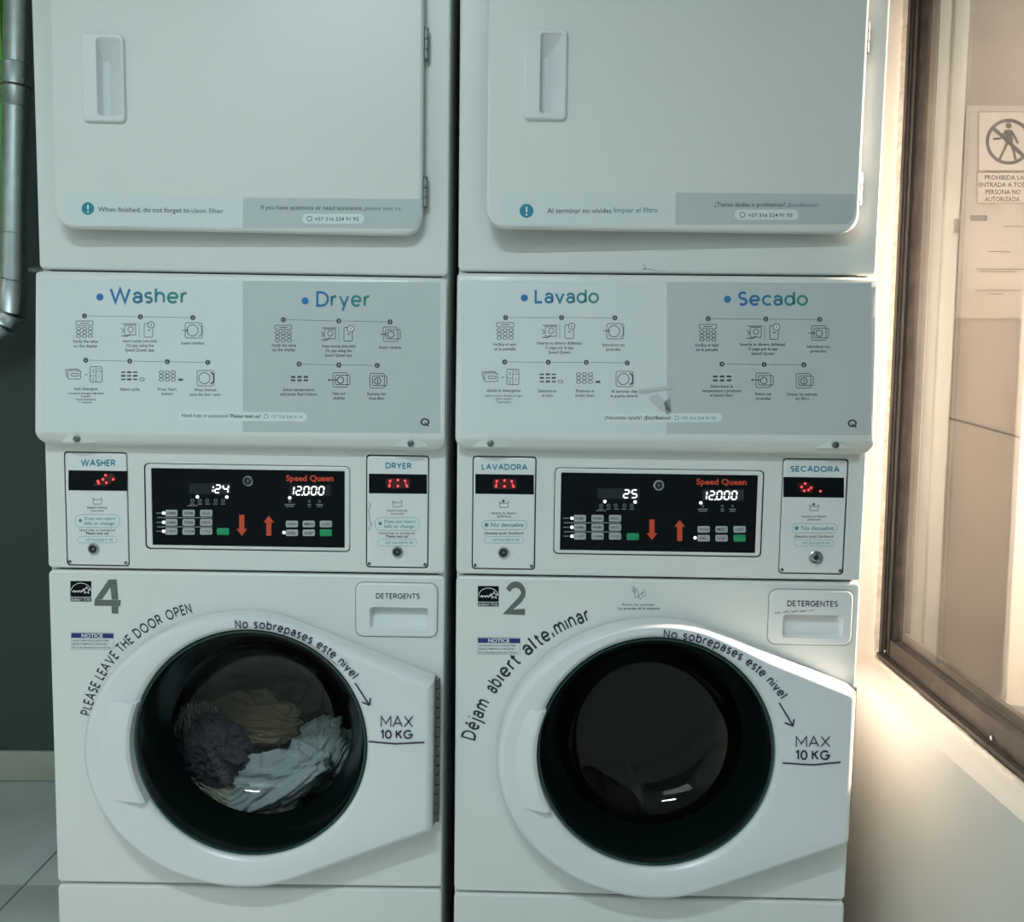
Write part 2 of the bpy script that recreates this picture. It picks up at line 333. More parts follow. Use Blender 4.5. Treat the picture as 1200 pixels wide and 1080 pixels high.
# ================================================================== ROOM SHELL
XW = .713; YB = .94; ZC = 2.722; XL = -2.5; YF = -4.2
def sbox(name, m, *a, b=0.): mb = MB(); mb.box(*a, b=b); return struct(mb.build(name, m, None, smooth=b > 0))
# floor slab and tiles
fl = MB(); fl.box(XL-.1, 2.9, YF-.1, YB+.35, -.10, -.004); floor = struct(fl.build('floor', M['grout'], None, False))
tm = MB(); tm.box(-.2975, .2975, -.2975, .2975, -.012, 0, b=.0015); tile0 = None
k = 0
for i in range(-3, 7):
    for j in range(-8, 2):
        x = -1.098-.3+.6*i; y = .413-.3+.6*j
        if x-.3 < XL-.2 or x > 2.8 or y < YF-.3 or (x > XW+.5 and False): continue
        if tile0 is None: tile0 = tm.build('floor_tile', M['tile'], floor); o = tile0
        else: o = tile0.copy(); COL.objects.link(o)
        o.location = (x, y, 0); k += 1
        if y+.3 > YB+.3: COL.objects
sbox('wall_back', M['backwall'], XL-.1, XW+.0, YB, YB+.1, 0, ZC)
wl = sbox('wall_left', M['wallw'], XL-.1, XL, YF, YB, 0, ZC)
sbox('wall_front', M['darkwall'], XL-.1, 2.9, YF-.1, YF, 0, ZC)
sbox('ceiling', M['wallw'], XL-.1, 2.9, YF-.1, YB+.4, ZC, ZC+.1)
sbox('trim_1', M['lime'], XL, -1.352, YB-.012, YB, 1.37, ZC)
# baseboard from separate tiles
bb = MB(); bb.box(XL, XW, YB-.006, YB, 0, .088); bbo = struct(bb.build('baseboard_back', M['grout'], None, False))
for i in range(6):
    x = -1.098+.6*(i-3); t = MB(); t.box(max(x, XL)+.001, min(x+.598, XW), YB-.012, YB-.006, .002, .088, b=.001); t.build('baseboard_tile', M['skirt'], bbo)
# right wall with the window opening (y from YJ toward the camera)
YJ = .40; YN = -1.35; ZS = .5387; ZT = 2.36; TH = .15
mb = MB()
mb.box(XW, XW+TH, YF, YB+.1, 0, ZS); mb.box(XW, XW+TH, YF, YB+.1, ZT, ZC)
mb.box(XW, XW+TH, YJ, YB+.1, ZS, ZT); mb.box(XW, XW+TH, YF, YN, ZS, ZT)
struct(mb.build('wall_right', M['wall'], None, False))
# window: bronze sliding frame set back in the opening
FX = lambda y: .8016+.040*(y-YJ)
win = struct(empty('window_1', (0, 0, 0)))
def along(mb, x0, x1, z0, z1, ya, yb, mi=0):     # bar running along the slightly skew window line
    a, b = FX(ya), FX(yb)
    mb.add([(a+x0, ya, z0), (a+x1, ya, z0), (a+x1, ya, z1), (a+x0, ya, z1), (b+x0, yb, z0), (b+x1, yb, z0), (b+x1, yb, z1), (b+x0, yb, z1)],
           [(0,1,2,3),(4,7,6,5),(0,4,5,1),(1,5,6,2),(2,6,7,3),(3,7,4,0)], mi)
r = MB()
along(r, 0, .060, ZS, ZS+.022, YJ, YN); along(r, .006, .024, ZS+.022, ZS+.060, YJ, YN); along(r, .030, .040, ZS+.022, ZS+.078, YJ, YN)
along(r, -.004, .004, ZS+.012, ZS+.020, YJ, YN)
r.build('bottom_rail', M['bronze'], win, False)
r = MB()
for k in range(3): along(r, -.0015, .002, ZS+.004+.0*k, ZS+.006, YJ-.03-.2*k, YJ-.18-.2*k)
along(r, .024, .030, ZS+.02, ZS+.05, YJ, YN)
r.build('rail_groove', M['bronzed'], win, False)
r = MB(); along(r, 0, .060, ZT-.05, ZT, YJ, YN); r.build('top_rail', M['bronze'], win, False)
def stile(y0, y1, sgn):
    r = MB(); along(r, 0, .012, ZS, ZT, y0, y0+sgn*.020); along(r, .006, .024, ZS+.02, ZT, y0+sgn*.020, y0+sgn*.050); along(r, .0, .05, ZS, ZT, y0, y0+sgn*.004); along(r, .010, .044, ZS+.02, ZT, y0+sgn*.050, y0+sgn*.062)
    r.build('stile', M['bronze'], win, False)
    r = MB(); along(r, .003, .012, ZS+.02, ZT, y0+sgn*.021, y0+sgn*.030); along(r, .004, .03, ZS+.02, ZT, y0+sgn*.046, y0+sgn*.0505); r.build('gasket', M['bronzed'], win, False)
stile(YJ, 0, -1); stile(YN, 0, 1)
r = MB(); along(r, .018, .023, ZS+.045, ZT-.04, YJ-.06, YN+.06); r.build('glass_pane', M['pane'], win, False)
r = MB(); along(r, -.006, .0, ZS, ZS+.006, YJ, YN); along(r, -.010, .0, ZS, ZT, YJ, YJ-.006); r.build('silicone_bead', M['seal'], win, False)
r = MB(); p = (FX(.34)-.002, .345, ZS+.036); r.tube([p, (p[0]-.004, p[1], p[2])], .004, 10); r.tube([(FX(-.1)+.006, -.10, ZS+.03), (FX(-.1)+.002, -.10, ZS+.03)], .004, 8)
r.build('screw', M['chrome'], win)

# ---- corridor seen through the window
YO = 1.0
sbox('wall_corridor', M['outwall'], XW+.1, 2.9, YO, YO+.1, 0, ZC)
sbox('wall_corridor_side', M['outwall'], 2.8, 2.9, YF, YO, 0, ZC)
df = struct(empty('trim_2', (1.15, YO, 0)))
for x0, x1, d in ((1.075, 1.125, .05), (1.127, 1.165, .028), (1.167, 1.205, .038)):
    r = MB(); r.box(x0-1.15, x1-1.15, -d, 0, 0, 2.55, b=.003); r.build('frame_moulding', M['outpost'], df)
r = MB(); r.box(1.188-1.15, 1.203-1.15, -.050, -.038, 1.545, 1.585, b=.003); r.build('latch_plate', M['chrome'], df)
def crdecal(y): return lambda px, py, e: tuple(on_plane(px, py, y=y-.0004*e))
c = crdecal(YO-.004)
# sign sheet
def sheet(name, x0, x1, z0, z1, y, m, label):
    r = MB(); n = 8
    rows = [[(x0+(x1-x0)*i/n, y-.0010*math.sin(i*1.3), z) for i in range(n+1)] for z in (z0, z1)]
    back = [[(p[0], p[1]+.0006, p[2]) for p in l] for l in rows]
    r.loft([rows[0]+back[0][::-1], rows[1]+back[1][::-1]], cap0=True, cap1=True)
    return tag(r.build(name, m, None, False), label, 'notice')
s1 = sheet('warning_sign_sheet', 1.226, 1.435, 1.600, 1.892, YO-.004, M['paper'], 'pale warning sheet with crossed walking figure sign on the corridor wall')
s2 = sheet('notice_sheet', 1.222, 1.432, 1.322, 1.606, YO-.0065, M['paper'], 'faint printed paper notice hanging below the no-entry warning sheet')
d = Decal(crdecal(YO-.0065), None)
d.rrect(1147, 1216, 131, 200, 1, 'paperw', 1); d.rrect(1147, 1216, 131, 200, 1, 'plight', 2, w=.7)
d.rrect(1145, 1215, 202, 238, 1, 'paperw', 1); d.rrect(1145, 1215, 202, 238, 1, 'plight', 2, w=.7)
C0 = (1182, 166); d.ring(C0, 25, 4, 'pgrey', 3, 32)
d.line((1163, 149), (1200, 183), 4.5, 'pgrey', 3)
d.disc((1182, 147), 3.6, 'pgrey', 3); d.poly([(1177, 152), (1186, 152), (1187, 169), (1179, 169)], 'pgrey', 3)
d.path([(1178, 154), (1173, 162), (1164, 163)], 2.6, 'pgrey', 3); d.path([(1186, 154), (1190, 162), (1193, 168)], 2.6, 'pgrey', 3)
d.path([(1180, 168), (1176, 177), (1171, 187)], 3.2, 'pgrey', 3); d.path([(1185, 168), (1188, 177), (1190, 187)], 3.2, 'pgrey', 3)
for t, a, b, y in (('PROHIBIDA LA', 1154, 1200, 210.5), ('ENTRADA A TODA', 1147, 1208, 219), ('PERSONA NO', 1155, 1196, 227.5), ('AUTORIZADA', 1154, 1195, 236)):
    d.text(t, a, b, y, 5.6, 'pgrey', 2, .012)
d.build('sign_print', s1, None, True)
d = Decal(crdecal(YO-.0085), None)
d.rrect(1137, 1157, 252, 259, 1, 'plight', 1)
for a, b, y in ((1157, 1184, 294.5), (1143, 1200, 315), (1147, 1190, 318), (1143, 1196, 340), (1160, 1176, 344), (1176, 1200, 265)): d.line((a, y), (b, y+.3), 1.0, 'plight', 1)
d.build('notice_print', s2, None, True)
# made-up cream panel for a bright light patch; strip for a dark line
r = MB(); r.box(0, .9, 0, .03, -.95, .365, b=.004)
bd = r.build('bright_panel', M['board'], None); bd.location = (1.350, .86, 1.22); bd.rotation_euler = (0, 0, math.radians(-24))
tag(bd, 'tall cream panel added in the corridor for the bright patch over the paper notice', 'board')
r = MB(); pp = [on_plane(x, y, y=YO-.006) for x, y in ((1096, 486), (1130, 494), (1165, 504), (1200, 514), (1240, 524))]
r.tube([tuple(p) for p in pp], .0028, 8); tag(r.build('streak', M['pgrey'], None), 'thin dark cable added slightly downhill across the corridor wall', 'streak')  # strip made up to draw a dark line across the corridor view

# ---- tube lamp above the camera, added fill panel, added corridor lamp
lm = empty('ceiling_lamp', (-.45, -1.75, 2.62), (math.radians(-18), 0, 0), 'short white tube lamp hanging under the ceiling above the camera', 'lamp')
r = MB(); r.box(-.35, .35, -.05, .05, .022, .060, b=.006); r.build('housing', M['lampw'], lm)
r = MB(); r.tube([(-.31, 0, .016), (.31, 0, .016)], .013, 12); r.build('lamp_tube', M['tube'], lm)
for sx in (-.25, .25): r = MB(); r.tube([(sx, 0, .055), (sx, .02, .10)], .006, 8); r.build('hanger', M['lampw'], lm)
pl_ = empty('fill_panel', (-1.2, -2.9, 2.68), (0, 0, 0), 'large square white fill panel added out of view on the ceiling', 'lamp')  # body invented for the added fill light
r = MB(); r.box(-.93, .93, -.63, .63, .006, .040, b=.004); r.build('housing', M['lampw'], pl_)
r = MB(); r.box(-.89, .89, -.59, .59, .002, .0055); r.build('diffuser', M['panel'], pl_)
def spotlamp(loc, lbl):  # invented fixture for the unseen warm corridor spot
    e = empty('added_lamp', loc, (0, PI/2, 0), lbl, 'lamp'); r = MB(); n = 20
    ring = lambda R, z: [(R*math.cos(2*PI*k/n), R*math.sin(2*PI*k/n), z) for k in range(n)]
    r.loft([ring(.040, .0), ring(.058, .0), ring(.060, .006), ring(.056, .09), ring(.040, .09), ring(.040, 0)]); r.build('trim_ring', M['lampw'], e)
    r = MB(); r.loft([ring(.039, .05), ring(.02, .052)], cap1=True); r.build('lens', M['warmlens'], e)
spotlamp((2.76, .22, 1.74), 'small unseen warm lamp added on the far side wall of the corridor')

# ================================================================== DUCT AND PIPE ON THE LEFT
du = empty('air_duct', (-1.27, .80, 1.40), (0, 0, 0), 'galvanised steel air duct bending left at the bottom beside the left machine', 'duct')
A = Vector((-1.2335, .80, 2.12)); B = Vector((-1.281, .80, 1.338)); RD = .0315
loc = lambda p: tuple(Vector(p)-Vector((-1.27, .80, 1.40)))
r = MB(); r.tube([loc(A), loc(B)], RD, 28); r.build('pipe_section', M['steel'], du)
def at_py(py):
    zz = on_plane(22, py, y=.8-RD).z; t = (zz-A.z)/(B.z-A.z); return A+(B-A)*t, (B-A).normalized()
a, ax = at_py(69); b, _ = at_py(122)
r = MB(); r.tube([loc(a), loc(a+ax*.003), loc(a+ax*.006), loc(b-ax*.006), loc(b-ax*.003), loc(b)], [RD+.001, RD+.0035, RD+.002, RD+.002, RD+.0035, RD+.001], 28); r.build('collar', M['steel'], du)
c0, _ = at_py(97); r = MB(); r.tube([loc(c0-ax*.003), loc(c0), loc(c0+ax*.003)], [RD+.002, RD+.0042, RD+.002], 28); r.build('clamp_band', M['darkmetal'], du)
for py in (88, 103, 109):
    for ang in (-.95, .95):
        p, _ = at_py(py); q = p+Vector((math.sin(ang)*(RD+.002), -math.cos(ang)*(RD+.002), 0)); dd = (q-p).normalized()
        r = MB(); r.tube([loc(q), loc(q+dd*.003)], .0028, 8); r.build('rivet', M['chrome'], du)
c1, _ = at_py(272); r = MB(); r.tube([loc(c1-ax*.002), loc(c1), loc(c1+ax*.10)], [RD, RD+.0018, RD+.0015], 28); r.build('pipe_sleeve', M['steel'], du)
# elbow gores
ce = B+Vector((-.085, 0, 0)); prev = B+Vector((0, 0, .028))
ang = [0, .36, .72, 1.08, 1.4]; pts = [Vector((ce.x+.085*math.cos(t), ce.y, ce.z-.085*math.sin(t))) for t in ang]
for k in range(4):
    p, q = pts[k], pts[k+1]; dv = (q-p).normalized(); r = MB()
    if k == 0: p = p+Vector((.003, 0, .052))
    r.tube([loc(p), loc(p+dv*.002), loc(p+dv*.006), loc(q-dv*.001), loc(q+dv*.003)], [RD+.0025, RD+.0070, RD+.0042, RD+.0032, RD+.0055], 28); r.build('elbow_segment', M['steel'], du)
r = MB(); e1 = pts[4]; r.tube([loc(e1), loc(e1+Vector((-.9, 0, -.10)))], RD, 28); r.build('pipe_section', M['steel'], du)
rt = MB(); rt.tube([(-1.232, .80, 1.4135), (.60, .80, 1.4310)], .0105, 14); tag(rt.build('gas_pipe', M['darkmetal'], None), 'thin horizontal steel pipe running behind both machines', 'pipe')

# ================================================================== MACHINES
HX = .3415
DX0, DX1, DZ0 = -.2945, .300, 1.3835         # dryer door
GC = (.004, .5245)                            # door glass centre
AJS = {4: math.tan(math.radians(1.3)), 2: math.tan(math.radians(2.3))}
def dry(x, P): return -.026-(DX1-x)*AJS[P]           # front of the dryer door (slightly ajar)
FAS = [(1.3165, -.006), (1.3140, -.0115), (1.310, -.0135), (1.056, -.0300), (1.050, -.0302), (1.042, -.0262), (1.034, -.0215), (1.030, -.0165), (1.0285, -.010)]
def fas(z):
    for (za, ya), (zb, yb) in zip(FAS, FAS[1:]):
        if zb <= z <= za: return ya+(yb-ya)*(za-z)/(za-zb)
    return FAS[0][1] if z > FAS[0][0] else FAS[-1][1]
def outline(th, ins=0.):
    """door outline, radial about the glass centre: ellipse at the left, straight plate to the hinge at the right"""
    C = Vector((.004, .507)); a, b = .272-ins, .2395-ins
    P = []
    n = 60
    t0 = math.radians(68)
    for k in range(n+1):
        t = t0+(2*PI-2*t0)*k/n; x, z = math.cos(t), math.sin(t)
        P.append(Vector((C.x+(a if x < 0 else b)*x, C.y+b*z)))
    P += [Vector((.3275-ins, .3745+ins*.75)), Vector((.3275-ins, .6375-ins*.75))]
    d = Vector((math.cos(th), math.sin(th))); g = Vector(GC); best = None
    for i in range(len(P)):
        p, q = P[i]-g, P[(i+1) % len(P)]-g; e = q-p; den = d.x*e.y-d.y*e.x
        if abs(den) < 1e-12: continue
        t = (p.x*e.y-p.y*e.x)/den; u = (p.x*d.y-p.y*d.x)/den
        if t > 0 and -1e-6 <= u <= 1+1e-6: best = t if best is None else max(best, t)
    return g+d*best
N = 360
TH_ = [2*PI*k/N for k in range(N)]
OUT = {}
for i in (0., .0015, .005, .009, .011, .0125, .030):
    OUT[i] = []
    for t in TH_:
        g = Vector(GC); R0 = (outline(t, 0.)-g).length; Ri = (outline(t, i)-g).length
        OUT[i].append(g+Vector((math.cos(t), math.sin(t)))*max(Ri, .2095+(R0-.2095)*(1-i/.034)))
YR = -.052                                    # ring face depth
def ring_y(x, z): return YR
_h0, _h1 = .5245-.0975, .5245+.0745           # handle zone (z)
def build_machine(m, ox, gx, first):
    x0, y0, a, b, c = m
    root = empty('stacked_laundry_machine', (x0, y0, 0), (c, b, a))
    # ---- cabinet: thin shell, open at the front
    mb = MB(); mb.box(-HX, -HX+.012, .012, .70, .03, 1.985, b=.004); mb.box(HX-.012, HX, .012, .70, .03, 1.985, b=.004)
    mb.box(-HX+.012, HX-.012, .69, .70, .03, 1.985); mb.box(-HX+.012, HX-.012, .012, .69, 1.975, 1.985); mb.box(-HX+.012, HX-.012, .012, .69, .03, .05)
    mb.box(-HX+.012, HX-.012, .03, .69, .815, .83)
    mb.build('cabinet', M['enamel'], root)
    for sx in (-1, 1):
        for yy in (.06, .64):
            mb = MB(); mb.tube([(sx*.30, yy, 0), (sx*.30, yy, .012), (sx*.30, yy, .012), (sx*.30, yy, .035)], [.022, .022, .010, .010], 14); mb.build('foot', M['rubber'], root)
    # ---- toe panel
    mb = MB(); slab(mb, lambda i: rr(-HX, HX, .04, .2425, .008, 4, i), .014, 0, .004); mb.build('toe_panel', M['enamel'], root)
    # ---- washer front panel with round hole and drawer recess hole
    hole = [(GC[0]+.215*math.cos(t), GC[1]-.004+.215*math.sin(t)) for t in TH_[::6]]
    hole2 = rr(.192, .326, .706, .795, .012, 4)
    mb = MB(); slab(mb, lambda i: rr(-HX, HX, .2475, .8105, .009, 4, i), .014, 0, .004, [hole, hole2]); mb.build('washer_front_panel', M['enamel'], root)
    # ---- seam shadow strips (dark gap behind the joints)
    for za, zb in ((.20, .247), (.80, .83), (1.015, 1.05), (1.30, 1.33)): mb = MB(); mb.box(-HX+.013, HX-.013, .015, .03, za, zb); mb.build('seam_shadow_strip', M['rubber'], root)
    # ---- detergent drawer
    dr = MB(); f = lambda i: rr(.1885, .3290, .7035, .7975, .013, 5, i)
    ho = rr(.2125, .3135, .7150, .7555, .006, 5); hi = rr(.2165, .3095, .7185, .7540, .004, 5)
    slab(dr, f, .003, -.0035, .0025, [ho])
    bottom = [(p[0], (.016 if p[1] > .735 else .007), p[1]) for p in hi]
    dr.loft([lift(ho, -.0035), bottom]); dr.add(bottom, [tuple(range(len(bottom)))])
    dro = dr.build('detergent_drawer', M['plastic'], root)
    dg = MB(); dg.strip = None; lo, li = f(-.0016), f(-.0001)
    dg.loft([lift(lo, -.0006), lift(li, -.0006)]); dg.build('drawer_gap', M['scuff'], dro)
    # ---- control panel section
    cz0, cz1 = .8145, 1.0275
    if ox == 4: lp = rr(-.3085, -.2005, .8190, 1.0160, .006, 4); rp = rr(.2053, .3130, .8240, 1.0190, .006, 4)
    else: lp = rr(-.3152, -.2078, .8235, 1.0165, .006, 4); rp = rr(.2015, .3105, .8245, 1.0200, .006, 4)
    cpf = (-.1730, .1783, .8500, .9985) if ox == 4 else (-.1776, .1722, .8515, .9990)
    cp = rr(*cpf, .008, 4)
    mb = MB(); slab(mb, lambda i: rr(-HX, HX, cz0, cz1+.02, .008, 4, i), .014, 0, .004, [lp, rp, cp]); mb.build('control_section_panel', M['enamel'], root)
    cpo = MB(); cx0, cx1, cy0, cy1 = cpf
    slab(cpo, lambda i: rr(cx0+.001, cx1-.001, cy0+.001, cy1-.001, .008, 4, i), .012, .001, .002, [rr(cx0+.011, cx1-.0095, cy0+.0065, cy1-.0085, .001, 4)]); 
    cpo.loft([lift(rr(cx0+.011, cx1-.0095, cy0+.0065, cy1-.0085, .001, 4), .001), lift(rr(cx0+.012, cx1-.0105, cy0+.0075, cy1-.0095, .001, 4), .004)])
    ctrl = cpo.build('control_panel', M['enamel'], root)
    mb = MB(); mb.box(cx0+.0105, cx1-.009, .0025, .010, cy0+.006, cy1-.008); mb.build('display_board', M['black'], ctrl)
    mods = []
    for bx in (lp, rp):
        xa, xb = min(p[0] for p in bx), max(p[0] for p in bx); za, zb = min(p[1] for p in bx), max(p[1] for p in bx)
        mb = MB(); slab(mb, lambda i: rr(xa+.0018, xb-.0018, za+.0018, zb-.0022, .005, 4, i), .012, -.0015, .002)
        mo = mb.build('payment_module', M['plastic'], root)
        mb = MB(); mb.box(xa-.002, xb+.002, .0135, .0145, za-.002, zb+.002); mb.build('module_gap', M['rubber'], mo)
        for sx in (xa+.006, xb-.006):
            mb = MB(); mb.tube([(sx, -.0015, za+.007), (sx, -.0028, za+.007)], .0028, 10); mb.build('screw', M['darkmetal'], mo)
        mods.append((mo, xa, xb, za, zb))
    # ---- instruction fascia
    mb = MB(); rows = []
    def sec(z, y):
        rad = .020; dz = max(0, (1.0285+rad)-z); off = rad-math.sqrt(max(0, rad*rad-dz*dz)); dt = max(0, z-(1.3165-.006)); off += .006-math.sqrt(max(0, .006**2-dt*dt))
        xa, xb = -.3425+off, .3415-off; b_ = .006
        return [(xa+.002, .012, z), (xa, y+b_, z), (xa+b_*.3, y+b_*.3, z), (xa+b_, y, z)]+[(xa+b_+(xb-xa-2*b_)*k/8, y, z) for k in range(1, 8)]+[(xb-b_, y, z), (xb-b_*.3, y+b_*.3, z), (xb, y+b_, z), (xb-.002, .012, z)]
    zs = [1.3165, 1.3150, 1.3125, 1.3105, 1.30, 1.25, 1.2, 1.15, 1.1, 1.0562, 1.053, 1.050, 1.046, 1.042, 1.038, 1.034, 1.031, 1.0295, 1.0287]
    rows = [sec(z, fas(z)) for z in zs]
    mb.loft(rows, closed=False); mb.add(rows[0], [tuple(range(len(rows[0])))]); mb.add(rows[-1], [tuple(range(len(rows[-1])))])
    fasc = mb.build('instruction_fascia', M['enamel'], root)
    for sx, sz in ((-.272, 1.0395), (.284, 1.0413)) if ox == 4 else ((-.2843, 1.0398), (.2764, 1.0455)):
        yy = fas(sz)
        mb = MB(); w_ = .030   # triangular raised screw boss
        mb.add([(sx-w_, fas(sz-.006)-.0004, sz-.006), (sx+w_, fas(sz-.006)-.0004, sz-.006), (sx+.010, fas(sz+.009)-.0004, sz+.009), (sx-.010, fas(sz+.009)-.0004, sz+.009), (sx-.009, yy-.0030, sz-.006), (sx+.009, yy-.0030, sz-.006), (sx, yy-.0024, sz+.004)],
               [(0, 1, 5, 4), (1, 2, 6, 5), (2, 3, 6), (3, 0, 4, 6), (4, 5, 6)]); bo = mb.build('screw_boss', M['enamel'], fasc)
        mb = MB(); mb.tube([(sx, yy-.002, sz), (sx, yy-.0065, sz), (sx, yy-.0075, sz)], [.0055, .0055, .0035], 12); mb.build('screw', M['darkmetal'], fasc)
    # ---- dryer
    hf = lambda i: rr(DX0+.012, DX1-.012, DZ0+.014, 1.955, .02, 5, i)
    mb = MB(); slab(mb, lambda i: rr(-HX, HX, 1.3205, 1.985, .009, 4, i), .014, 0, .004, [hf(0)])
    mb.loft([lift(hf(0), 0), lift(hf(0), .05)]); mb.plate([hf(0)], .05); mb.build('dryer_front_panel', M['enamel'], root)
    mb = MB(); g0, g1 = rr(DX0+.006, DX1-.004, DZ0+.008, 1.960, .03, 6), rr(DX0+.022, DX1-.02, DZ0+.024, 1.945, .02, 6)
    mb.loft([lift(g0, -.001), lift(g0, -.007), lift(g1, -.007), lift(g1, -.001)]); mb.build('door_gasket', M['rubber'], root)
    sh = lambda p, dy=0.: (p[0], p[1]-(DX1-p[0])*AJS[ox], p[2])
    df_ = lambda i: rr(DX0, DX1, DZ0, 1.968, .030, 7, i)
    hx0, hx1, hz0, hz1 = (-.2425, -.1748, 1.5500, 1.6865) if ox == 4 else (-.2370, -.1702, 1.5490, 1.6850)
    mb = MB(); slab(mb, df_, -.008, -.026, .005, [rr(hx0+.004, hx1-.004, hz0+.004, hz1-.004, .006, 5)]); mb.plate([df_(0)], -.008)
    mb.v = [sh(p) for p in mb.v]; dd = mb.build('dryer_door', M['enamel'], root)
    hb = MB(); H = lambda i: rr(hx0, hx1, hz0, hz1, .008, 5, i)
    ax0, ax1, az0, az1 = hx0+.0245, hx1-.0045, hz0+.008, hz1-.007
    o1 = rr(ax0, ax1, az0, az1, .006, 5); o2 = rr(ax0+.0012, ax0+.012, az0+.004, az1-.030, .003, 5)
    slab(hb, H, -.025, -.033, .003, [o1]); hb.loft([lift(o1, -.033), lift(rr(ax0+.0004, ax1-.002, az0+.0015, az1-.002, .005, 5), -.030), lift(o2, -.013)]); hb.add(lift(o2, -.013), [tuple(range(len(o2)))])
    hb.v = [sh(p) for p in hb.v]; hb.build('door_handle', M['plastic'], dd)
    for hz, hl in ((1.43, .05), (1.665, .05)):
        mb = MB()
        mb.tube([(DX1+.0025, -.010, hz), (DX1+.0025, -.010, hz+hl)], .0045, 10); ho_ = mb.build('hinge', M['darkmetal'], root)
        for q in range(3):
            mb = MB(); mb.tube([(DX1+.0025, -.010, hz+.002+q*.016), (DX1+.0025, -.010, hz+.014+q*.016)], .0053, 10); mb.build('hinge_knuckle', M['hingeg'], ho_)
    # ---- washer door
    wd = MB(); gx_ = gx
    def inner(rad, y, hy=0., hr=0.):
        L = []
        for t in TH_:
            z = GC[1]+rad*math.sin(t); x = GC[0]+gx_+rad*math.cos(t); hz_ = math.cos(t) < 0 and _h0 < z < _h1
            q = rad+(hr if hz_ else 0); L.append((GC[0]+gx_+q*math.cos(t), y+(hy if hz_ else 0), GC[1]+q*math.sin(t)))
        return L
    def outl(i, y, hy=0., far=1.):
        L = []
        for p in OUT[i]:
            hz_ = p.x < 0 and _h0 < p.y < _h1; L.append((p.x, y+(hy if hz_ else 0), p.y))
        return L
    wd.loft([outl(0., -.006), outl(0., -.034), outl(.0015, -.0425), outl(.005, -.0485), outl(.009, -.0512), outl(.011, -.0519), outl(.0125, YR), outl(.030, YR), inner(.2080, YR), inner(.2040, YR+.002), inner(.2000, YR+.007), inner(.1975, -.020)], 0)
    wd.loft([outl(0., -.006), inner(.1975, -.006)], 0)
    door = wd.build('washer_door', M['ring'], root, angle=28)
    hp = MB(); rows = []
    for k in range(15):
        z = _h0+(_h1-_h0)*k/14; e_ = min(1, k/1.0, (14-k)/1.0); u = (z-GC[1]); q1 = math.sqrt(.2035**2-u*u); q2 = math.sqrt(.1985**2-u*u); xo = .004-.240*math.sqrt(max(0, 1-((z-.507)/.2140)**2))
        xi = GC[0]+gx_-q1; xi2 = GC[0]+gx_-q2
        rows.append([(xo, YR-.0003, z), (xo+(xi-xo)*.5, YR-.0068, z), (xi-.004, YR-.0118, z), (xi, YR-.0112, z), (xi2-.0005, YR-.0072, z), (xi2+.0005, -.026, z), (xi2+.0005, -.020, z), (xo, YR+.004, z)])
    hp.loft(rows, cap0=True, cap1=True); hp.build('door_handle', M['ring'], door, angle=28)
    # hinge strip with knuckles
    mb = MB(); mb.box(.3262, .3300, -.030, -.004, .3790, .6365); hg = mb.build('hinge_strip', M['darkmetal'], root)
    nk = 15; L_ = (.6365-.379)/nk; km = None
    for q in range(nk):
        if km is None:
            mb = MB(); mb.tube([(.3318, -.0165, .0008), (.3318, -.0165, L_-.0012)], .0052, 10); km = mb.build('hinge_knuckle', M['darkmetal'], hg); o = km
        else: o = km.copy(); COL.objects.link(o)
        o.location.z = .379+q*L_
    # glass: black rim, tunnel, clear bowl
    def circ(rad, y, n=96): return [(GC[0]+gx_+rad*math.cos(2*PI*k/n), y, GC[1]+rad*math.sin(2*PI*k/n)) for k in range(n)]
    mb = MB(); mb.loft([circ(.2000, -.020), circ(.1985, -.040), circ(.1965, -.0425), circ(.1935, -.0415)], 1); mb.loft([circ(.1935, -.0415), circ(.1910, -.038), circ(.186, -.030), circ(.172, .002), circ(.160, .030)], 0); mb.build('glass_rim', [M['gloss'], M['rimg']], door)
    mb = MB(); P = [(.1625, .0265), (.158, .036), (.152, .046), (.142, .056), (.130, .066), (.120, .0725), (.112, .0755), (.100, .077), (.07, .0785), (.03, .079)]
    mb.loft([circ(r_, y_-.002) for r_, y_ in P], cap1=True); mb.build('glass_bowl', M['bowl'], door)
    mb = MB(); mb.loft([circ(.214, .002), circ(.213, .03), circ(.205, .045), circ(.212, .06), circ(.200, .075), circ(.205, .09)]); mb.build('door_seal', M['rubber'], root)
    mb = MB(); mb.loft([circ(.205, .09), circ(.275, .10), circ(.275, .48), circ(.262, .50)], cap1=True); drum = mb.build('drum', M['drum'], root)
    for q in range(3):
        t = 2*PI*q/3+.5; mb = MB(); u = Vector((math.cos(t), 0, math.sin(t))); v = Vector((-math.sin(t), 0, math.cos(t))); Cc = Vector((GC[0], 0, GC[1]))
        pr = [Cc+u*.275-v*.04, Cc+u*.235-v*.012, Cc+u*.225, Cc+u*.235+v*.012, Cc+u*.275+v*.04]
        mb.loft([[tuple(p+Vector((0, yy, 0))) for p in pr] for yy in (.12, .47)], cap0=True, cap1=True); mb.build('drum_lifter', M['drum'], drum)
    return dict(root=root, ctrl=ctrl, mods=mods, fasc=fasc, ddoor=dd, door=door, drawer=dro)

M4 = (-.4654387, 0., .00526673, .01022402, -.00290578)
M2 = (.2417589, -.02274631, -.01948126, .00595145, .00340901)
m4 = build_machine(M4, 4, .012, True)
m2 = build_machine(M2, 2, -.006, False)
tag(m4['root'], 'left stacked white washer and dryer numbered 4 with laundry behind its round door', 'laundry machine')
tag(m2['root'], 'right stacked white washer and dryer numbered 2 with an empty dark drum', 'laundry machine')

